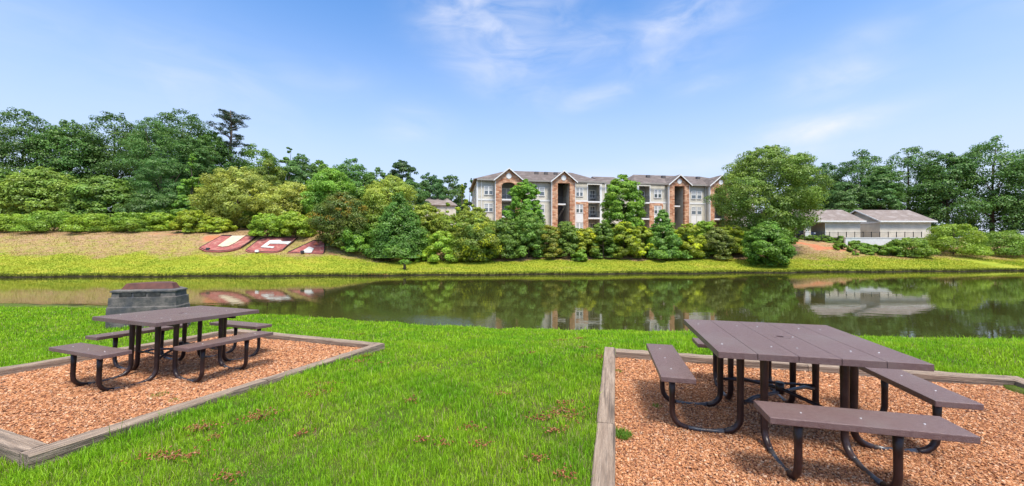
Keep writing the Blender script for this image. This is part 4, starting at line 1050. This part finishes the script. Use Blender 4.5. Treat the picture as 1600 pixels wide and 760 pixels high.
# left bed
LM = bed_frame(LB['c'], LB['rz'])
def lz(x, y):
    u, v = uv_of(x, y, LB['c'], LB['rz']); return LB['z0'] + LB['gu'] * u + LB['gv'] * v + rz_(x, y)
def LP(u, v, dz=0): w = LM @ Vector((u, v, 0)); w.z = LB['z0'] + LB['gu'] * u + LB['gv'] * v + dz; return w
q = [LP(LEXT[0] + .07, LEXT[2] + .07)[:2], LP(LEXT[1] - .07, LEXT[2] + .07)[:2], LP(LEXT[1] - .07, LEXT[3] - .07)[:2], LP(LEXT[0] + .07, LEXT[3] - .07)[:2]]
o = mulch('mulch_bed', lz, q, lambda x, y: (np.where(y < 5, 5600, 4200), 5600), 5, .010, .027)
tag(o, 'loose orange brown wood chips filling the left picnic bed', 'mulch', kind='stuff')
TL = empty('timber_edging', LP(0, 0)); tag(TL, 'weathered grey timber edging around the left picnic bed', 'edging')
bpy.context.view_layer.update()
a0, a1, b0, b1 = LEXT; hw = W_ / 2; e = .10
tb(TL, LP(a1 - hw, b1, e), LP(a1 - hw, -.1, e), 11); tb(TL, LP(a1 - hw, -.11, e), LP(a1 - hw, b0, e), 12)
tb(TL, LP(a0, b1 - hw, e), LP(-.2, b1 - hw + .0, e), 13); tb(TL, LP(-.19, b1 - hw, e), LP(a1 - W_ - .004, b1 - hw, e), 14)
tb(TL, LP(a0 + hw, b1 - W_ - .004, e), LP(a0 + hw, b0, e), 15); tb(TL, LP(a0 + W_, b0 + hw, e), LP(a1 - W_, b0 + hw, e), 16)

# ------------------------------------------------------------------ picnic tables
def picnic_table(loc, rot, label, shifts):
    root = empty('picnic_table', loc); root.rotation_euler = rot; tag(root, label, 'picnic table', 'brown square picnic tables')
    HT, HS, TK = .80, .50, .05
    hu, hv = .683, .647; w = 2 * hu / 5
    # table top: five planks, with an umbrella hole in the middle one
    b = MB()
    for i in range(5):
        x0, x1 = -hu + w * i + .0015, -hu + w * (i + 1) - .0015
        if i != 2: b.box(x0, x1, -hv, hv, HT - TK, HT)
        else:
            # plank with round hole: fan between hole ring and rectangle
            n = 24; r = .03; b0 = len(b.v)
            ring = [(r * math.cos(2 * math.pi * (k + .5) / n), r * math.sin(2 * math.pi * (k + .5) / n)) for k in range(n)]
            def rect(k):
                a = 2 * math.pi * (k + .5) / n; c, s = math.cos(a), math.sin(a); t = min(abs(x1 / c) if c else 9, abs(hv / s) if s else 9)
                return (c * t, s * t)
            import bmesh
            bm = bmesh.new()
            for z, flip in ((HT, False), (HT - TK, True)):
                pass
            outer = [(x0, -hv), (x1, -hv), (x1, hv), (x0, hv)]
            hs = .06
            b.box(x0, x1, hs, hv, HT - TK, HT); b.box(x0, x1, -hv, -hs, HT - TK, HT)
            b.box(x0, -hs, -hs, hs, HT - TK, HT); b.box(hs, x1, -hs, hs, HT - TK, HT)
            for k in range(n):
                k2 = (k + 1) % n; sq = []
                for kk in (k, k2):
                    a = 2 * math.pi * (kk + .5) / n; c, s = math.cos(a), math.sin(a); t = hs / max(abs(c), abs(s)); sq.append((c * t, s * t))
                (ax, ay), (bx, by) = ring[k], ring[k2]; (cx, cy), (dx, dy) = sq[1], sq[0]
                b.poly([(ax, ay, HT), (dx, dy, HT), (cx, cy, HT), (bx, by, HT)])
                b.poly([(ax, ay, HT), (bx, by, HT), (bx, by, HT - TK), (ax, ay, HT - TK)])
            # tiny corner fillers between the sampled square and its corners
            for sx in (-1, 1):
                for sy in (-1, 1):
                    pass
    top = b.build('tabletop', M['plank'], root, bevel=.003)
    def bolt(x, y, z, par):
        q = MB(); q.tube([(x, y, z - .002), (x, y, z + .0025)], .0058, 8); q.build('bolt', M['bolt'], par)
    for i in range(5):
        for y in (-.40, .40): bolt(-hu + w * (i + .5) + (.05 if i % 2 else -.04), y, HT, top)
    bolt(.10, 0, HT, top)
    # under-top cross beams
    for y in (-.36, .36):
        q = MB(); q.box(-hu + .12, hu - .12, y - .02, y + .02, HT - TK - .045, HT - TK - .002); q.build('cross_beam', M['tube'], root)
    # four seats, each on two bent-tube legs that run along the ground to the table
    for k, (name, sh_) in enumerate((('front', shifts[0]), ('right', shifts[1]), ('back', shifts[2]), ('left', shifts[3]))):
        # local frame of the side: s along seat, o outward
        ang = {0: -90, 1: 0, 2: 90, 3: 180}[k]; A = Matrix.Rotation(R(ang), 4, 'Z')
        sdir = {0: 1, 1: 1, 2: -1, 3: -1}[k]
        def W(o_, s_, z): return A @ Vector((o_, s_ * sdir, z))
        q = MB(); P = [W(.79, sh_ - .55, HS - .045), W(1.07, sh_ - .55, HS - .045), W(1.07, sh_ + .55, HS - .045), W(.79, sh_ + .55, HS - .045)]
        if sdir < 0: P = P[::-1]
        q.prism(P, (0, 0, .045)); so = q.build('seat', M['plank'], root, bevel=.005)
        for s_ in (-.32, 0.02, .36):
            v_ = W(.93 + (.02 if s_ else -.03), s_ + sh_, HS); bolt(v_.x, v_.y, v_.z, so)
        rt = .024; rb = .13
        for s_ in (-.278, .278):
            def arc(o0, sgn, z0=.02):
                return [W(o0 - sgn * rb * (1 - math.cos(a)) * 1.0, s_, z0 + rb * (1 - math.sin(a))) for a in (0, .35, .7, 1.05, 1.35, 1.57)]
            outer = [W(.955, s_, HS - .045)] + [W(.955, s_, .3)] + arc(.955, 1)
            outer = [tuple(p) for p in outer]
            t = MB(); t.tube(outer, [rt * 1.25, rt] + [rt] * 5 + [rt * .9], 12); t.build('seat_leg', M['tube'], root)
            inner = [W(.41, s_, HT - TK), W(.41, s_, HT - TK - .06), W(.41, s_, .3)] + arc(.41, -1)
            t = MB(); t.tube([tuple(p) for p in inner], [rt * 1.55, rt * 1.3, rt * 1.12] + [rt * 1.1] * 5 + [rt * .9], 12); t.build('table_leg', M['tube'], root)
            gp = [W(.41 + rb - .02, s_, .022), W(.62, s_, .012), W(.75, s_, .012), W(.955 - rb + .02, s_, .022)]
            t = MB(); t.tube([tuple(p) for p in gp], [rt * .95, rt * .7, rt * .7, rt * .9], 8); t.build('ground_bar', M['strap'], root)
            # mounting plate under the seat
            pl = [W(.82, s_ - .02, HS - .058), W(1.03, s_ - .02, HS - .058), W(1.03, s_ + .02, HS - .058), W(.82, s_ + .02, HS - .058)]
            if sdir < 0: pl = pl[::-1]
            t = MB(); t.prism(pl, (0, 0, .0125)); t.build('seat_bracket', M['tube'], root)
    # low cross braces with the umbrella socket
    for i, (p0, p1) in enumerate((((-.41, -.278), (.41, .278)), ((-.278, .41), (.278, -.41)))):
        z = .27; p0, p1 = Vector((*p0, z)), Vector((*p1, z)); d = (p1 - p0).normalized() * .09
        t = MB(); t.tube([p0 + Vector((0, 0, -.0)), p0 + d * .6 + Vector((0, 0, .0)), p0 + d * 1.8 + Vector((0, 0, .03)), Vector((0, 0, z + .03 + i * .034)), p1 - d * 1.8 + Vector((0, 0, .03)), p1 - d * .6, p1], .016, 8); t.build('cross_brace', M['strap' if i == 0 else 'tube'], root)
    for s_ in (-1, 1):
        t = MB(); t.tube([(-.41, s_ * .278, .29), (.41, s_ * .278, .29)], .013, 8); t.build('side_brace', M['tube'], root)
    t = MB(); t.tube([(0, 0, .29), (0, 0, .39)], .034, 14); t.build('umbrella_socket', M['tube'], root)
    return root
picnic_table((2.416, 3.405, 0), (0, 0, R(-13.35)), 'brown square picnic table with attached benches in the right mulch bed', (.06, .05, .05, .12))
lt_rot = (Matrix.Rotation(R(-20), 3, 'Z') @ Matrix(((1, 0, 0), (0, 1, LB['gv']), (LB['gu'], LB['gv'], 1))).to_3x3())
eu = (Matrix.Rotation(R(-20), 3, 'Z') @ Matrix.Rotation(LB['gv'], 3, 'X') @ Matrix.Rotation(-LB['gu'], 3, 'Y')).to_euler()
picnic_table((LB['c'][0], LB['c'][1], LB['z0']), tuple(eu), 'brown square picnic table with attached benches in the left mulch bed', (0, .04, -.13, 0))

# ------------------------------------------------------------------ concrete grill behind the left table
def grill():
    yaw = R(10); fx_, fy_ = -9.81, 11.0
    o = Vector((fx_ - .80 * math.cos(yaw), fy_ - .80 * math.sin(yaw), 0)); zg = th(o.x, o.y + .3); ztop = CAM_Z - (452 - 380) / F * 11.0
    root = empty('grill_pedestal', (o.x, o.y, zg), yaw); tag(root, 'stained grey concrete grill block with rust brown metal top behind the left table', 'grill')
    def ring(e, z):
        return [(-.8 - e, -e, z), (.8 + e, -e, z), (.8 + e, .5 + e * .4, z), (.3 + e * .4, 1.0 + e, z), (-.3 - e * .4, 1.0 + e, z), (-.8 - e, .5 + e * .4, z)]
    def loft(b, rings):
        base = len(b.v); n = 6
        for r in rings: b.v += r
        for i in range(len(rings) - 1):
            for k in range(n):
                k2 = (k + 1) % n; b.f.append((base + i * n + k, base + i * n + k2, base + (i + 1) * n + k2, base + (i + 1) * n + k)); b.sm.append(False)
        b.f.append(tuple(base + (len(rings) - 1) * n + k for k in range(n))); b.sm.append(False)
    zt = ztop - zg
    b = MB(); loft(b, [ring(.09, -.3), ring(.07, zt - .50), ring(.05, zt - .47), ring(.04, zt - .22), ring(.0, zt - .21), ring(-.01, zt - .07)]); b.build('concrete_body', M['concrete'], root)
    b = MB(); loft(b, [ring(.02, zt - .068), ring(.02, zt - .03), ring(-.04, zt)]); b.build('cap', M['concrete'], root)
    sm_ = mat('slot shade', (.02, .02, .02), (.06, .06, .055), 12, .9)  # near-black colour paints the shade inside the recessed slots
    for x in (-.60, -.24, .12):
        b = MB(); b.box(x, x + .3, -.012, .03, zt - .20, zt - .09); b.build('vent_slot', sm_, root)
    b = MB(); loft(b, [ring(-.14, zt + .002), ring(-.22, zt + .16)]); b.build('metal_top', M['rust'], root)
grill()

# ------------------------------------------------------------------ grass, weeds, debris
def blades(x, y, z, h, w, rng, name, colour_fn, bend=.45):
    """two-quad curved blades"""
    n = len(x); a = rng.random(n) * 6.283; lean = rng.random(n) * bend + .08
    base = np.stack([x, y, z], 1); d = np.stack([np.cos(a), np.sin(a), np.zeros(n)], 1); s = np.stack([-np.sin(a + rng.normal(size=n) * .8), np.cos(a), np.zeros(n)], 1)
    s /= np.linalg.norm(s, axis=1, keepdims=True); h = h[:, None]; w = w[:, None]; lean = lean[:, None]
    up = np.array([0, 0, 1.])
    m_ = base + up * h * .55 + d * h * lean * .35; t = base + up * h * (1 - lean * .35) + d * h * lean * 1.1
    V = np.empty((n, 2, 4, 3))
    V[:, 0, 0] = base - s * w * .5; V[:, 0, 1] = base + s * w * .5; V[:, 0, 2] = m_ + s * w * .42; V[:, 0, 3] = m_ - s * w * .42
    V[:, 1, 0] = m_ - s * w * .42; V[:, 1, 1] = m_ + s * w * .42; V[:, 1, 2] = t + s * w * .07; V[:, 1, 3] = t - s * w * .07
    c = np.repeat(colour_fn(n, x, y), 2, axis=0)
    o = np_mesh(name, V.reshape(-1, 3), 4, M['blade'], None, c); o.color = (1, 1, 1, 1); return o
def grass_col(rng):
    def f(n, x, y):
        v = rng.uniform(.62, 1.4, (n, 1)); p = lumps(x, y, .55, .5)[:, None] + lumps(x + 9, y + 4, .21, .25)[:, None]
        a = np.array([.20, .44, .015]); b = np.array([.36, .56, .025]); k = np.clip(.5 + p * .8 + rng.normal(size=(n, 1)) * .15, 0, 1)
        c = (a * (1 - k) + b * k) * v
        dry = rng.random(n) < (.04 + .16 * np.exp(-((x - .35) / .45) ** 2 - ((y - 3.2) / .9) ** 2) + .1 * np.exp(-((x + 1.9) / .9) ** 2 - ((y - 3.0) / .7) ** 2) + .12 * np.exp(-((x - 1.0) / .5) ** 2 - ((y - 6.6) / 1.0) ** 2) + .06 * (p[:, 0] > .45)); c[dry] = np.array([.42, .36, .16]) * rng.uniform(.7, 1.2, (dry.sum(), 1))
        dk = rng.random(n) < .12; c[dk] *= .55
        return c
    return f
def clear_of_beds(x, y, m=.0):
    u, v = uv_of(x, y, LB['c'], LB['rz']); a = (u > LEXT[0] - m) & (u < LEXT[1] + m) & (v > LEXT[2] - m) & (v < LEXT[3] + m)
    u, v = uv_of(x, y, RBc, RBa); b = (u > REXT[0] - m) & (u < REXT[1] + .2) & (v > REXT[2] - .3) & (v < REXT[3] + m)
    return ~(a | b)
def lawn():
    rng = np.random.default_rng(21); X, Y, Hh, Ww = [], [], [], []
    for y0, y1, dens, h, w in ((1.6, 3.2, 11000, .058, .0037), (3.2, 5.0, 6200, .060, .0052), (5.0, 8.0, 3000, .060, .008), (8.0, 12.0, 900, .065, .015), (12.0, 17.5, 420, .07, .024)):
        xw = y1 * 1.40 + .4; n = int(2 * xw * (y1 - y0) * dens)
        x = rng.uniform(-xw, xw, n); y = rng.uniform(y0, y1, n)
        k = (np.abs(x) < y * 1.40 + .4) & clear_of_beds(x, y, -.004) & (y < nshore(x) + .05); x, y = x[k], y[k]
        clump = 1 + .45 * np.clip(lumps(x, y, .10, .9), -1, 1) + .30 * np.clip(lumps(x + 3, y, .7, .8), -1, 1)
        X.append(x); Y.append(y); Hh.append(h * clump * rng.uniform(.4, 1.25, len(x)) * np.where(rng.random(len(x)) < .035, 1.8, 1)); Ww.append(w * rng.uniform(.7, 1.3, len(x)))
    x, y, h, w = map(np.concatenate, (X, Y, Hh, Ww)); z = terrain(x, y) - .006
    o = blades(x, y, z, h, w, rng, 'lawn_grass', grass_col(rng)); tag(o, 'bright green lawn grass between the beds and the pond', 'grass', kind='stuff')
    # far shore: ragged fringe along the waterline
    n = 26000; x = rng.uniform(-75, 75, n); y = fshore(x) + rng.exponential(.25, n) - .03; z = terrain(x, y) - .05
    cf = lambda n, x, y: np.array([.20, .23, .035]) * rng.uniform(.5, 1.2, (n, 1))
    o = blades(x, y, z, rng.uniform(.08, .24, n), rng.uniform(.03, .06, n), rng, 'shore_grass', cf); tag(o, 'ragged grass fringe along the far waterline', 'grass', kind='stuff')
    # longer bank grass: mown far lawn texture
    n = 210000; x = rng.uniform(-70, 75, n); t = rng.uniform(.2, 13.5, n); y = fshore(x) + t; br, cl = tint_masks(x, y); k = rng.random(n) > np.clip(br * .75 + cl * 1.5, 0, .97); x, y = x[k], y[k]
    z = terrain(x, y) - .02; n = len(x)
    def cf2(n, x, y):
        p = np.clip(.5 + lumps(x, y * 2, 2.2, .5) + .3 * lumps(x + 5, y * 3, .7, .5), 0, 1)[:, None]
        br = tint_masks(x, y)[0]; dry = rng.random(n) < br * 1.25
        p = np.where(dry[:, None], 1.0, p)
        tan = np.where(dry[:, None], np.array([.98, .64, 2.8]), 1.0)
        return tan * (np.array([.215, .31, .018]) * (1 - p) + np.array([.43, .43, .04]) * p) * rng.uniform(.75, 1.2, (n, 1))
    o = blades(x, y, z, rng.uniform(.05, .13, n), rng.uniform(.04, .08, n), rng, 'bank_grass', cf2); tag(o, 'yellow green mown grass on the far bank', 'grass', kind='stuff')
lawn()
def near_pt(px, py):
    k = (px - 800) / F; s = (380 - py) / F
    for i in range(1500):
        y = 1.6 + i * .01
        if CAM_Z + s * y <= th(k * y, y) + .02: return k * y, y
    return k * y, y
def debris():
    rng = np.random.default_rng(5); Cs = []
    spots = [(488, 616, 1.3), (412, 650, 1.2), (400, 655, .8), (318, 671, 1.0), (300, 672, .7), (333, 686, .5), (240, 716, .9), (270, 718, .8), (510, 602, .8), (560, 566, .8), (575, 558, .6), (550, 580, .5), (848, 655, .9), (880, 645, 1), (890, 655, .9), (884, 632, .8),
             (753, 698, .6), (735, 670, .6), (782, 618, .5), (868, 676, .7), (660, 690, .5), (692, 697, .4), (905, 530, 1.0), (935, 560, 1.1), (910, 545, .8), (875, 533, .8), (600, 570, .6), (640, 628, .5), (840, 720, .6), (880, 745, .7), (360, 748, .7), (300, 715, .6), (470, 680, .5), (565, 523, .4), (830, 553, .5)]
    for px, py, s in spots:
        x, y = near_pt(px, py); n = int(60 * s); a = rng.normal(size=(n, 2)) * np.array([.075, .045]) * s * (.5 + 1.2 * rng.random((n, 1)))
        X = x + a[:, 0]; Y = y + a[:, 1]; k = clear_of_beds(X, Y, .02); X, Y = X[k], Y[k]
        Cs.append(np.stack([X, Y, terrain(X, Y) + .022 + rng.uniform(0, .03, len(X))], 1))
    C = np.concatenate(Cs); V = chip_box(C, rng, .008, .022); c = chip_cols(len(C), rng) * np.array([.55, .48, .42])
    o = np_mesh('scattered_mulch', V, 4, M['chip'], None, c); tag(o, 'brown clumps of washed out mulch scattered over the lawn', 'mulch', kind='stuff')
debris()
def weed(px, py, n, r, h, label, fz):
    k = (px - 800) / F; s = (380 - py) / F; y = 1.5
    while CAM_Z + s * y > float(fz(np.array(k * y), np.array(y))): y += .01
    rng = np.random.default_rng(int(px)); a = rng.random(n) * 6.283; rr = r * rng.random(n) ** .6
    x, yy = k * y + np.cos(a) * rr, y + np.sin(a) * rr
    o = blades(x, yy, fz(x, yy), h * rng.uniform(.5, 1.2, n), .007 * rng.uniform(.6, 1.3, n), rng, 'weed_tuft', lambda n, x, y: np.array([.14, .27, .03]) * rng.uniform(.7, 1.3, (n, 1)), .8)
    tag(o, label, 'weed', 'weeds growing in the mulch')
weed(972, 684, 420, .075, .055, 'largest green weed tuft against the left timber of the right bed', rz_)
weed(1026, 637, 90, .05, .03, 'small green weed left of the right table bench leg', rz_)
weed(967, 582, 80, .05, .03, 'tiny weed near the far corner of the right bed', rz_)
weed(248, 620, 130, .10, .035, 'flat green weed at the near side of the left bed', lz)
weed(275, 627, 70, .08, .03, 'thin weed beside the flat weed in the left bed', lz)
weed(335, 548, 60, .07, .04, 'small weed behind the bench of the left table', lz)
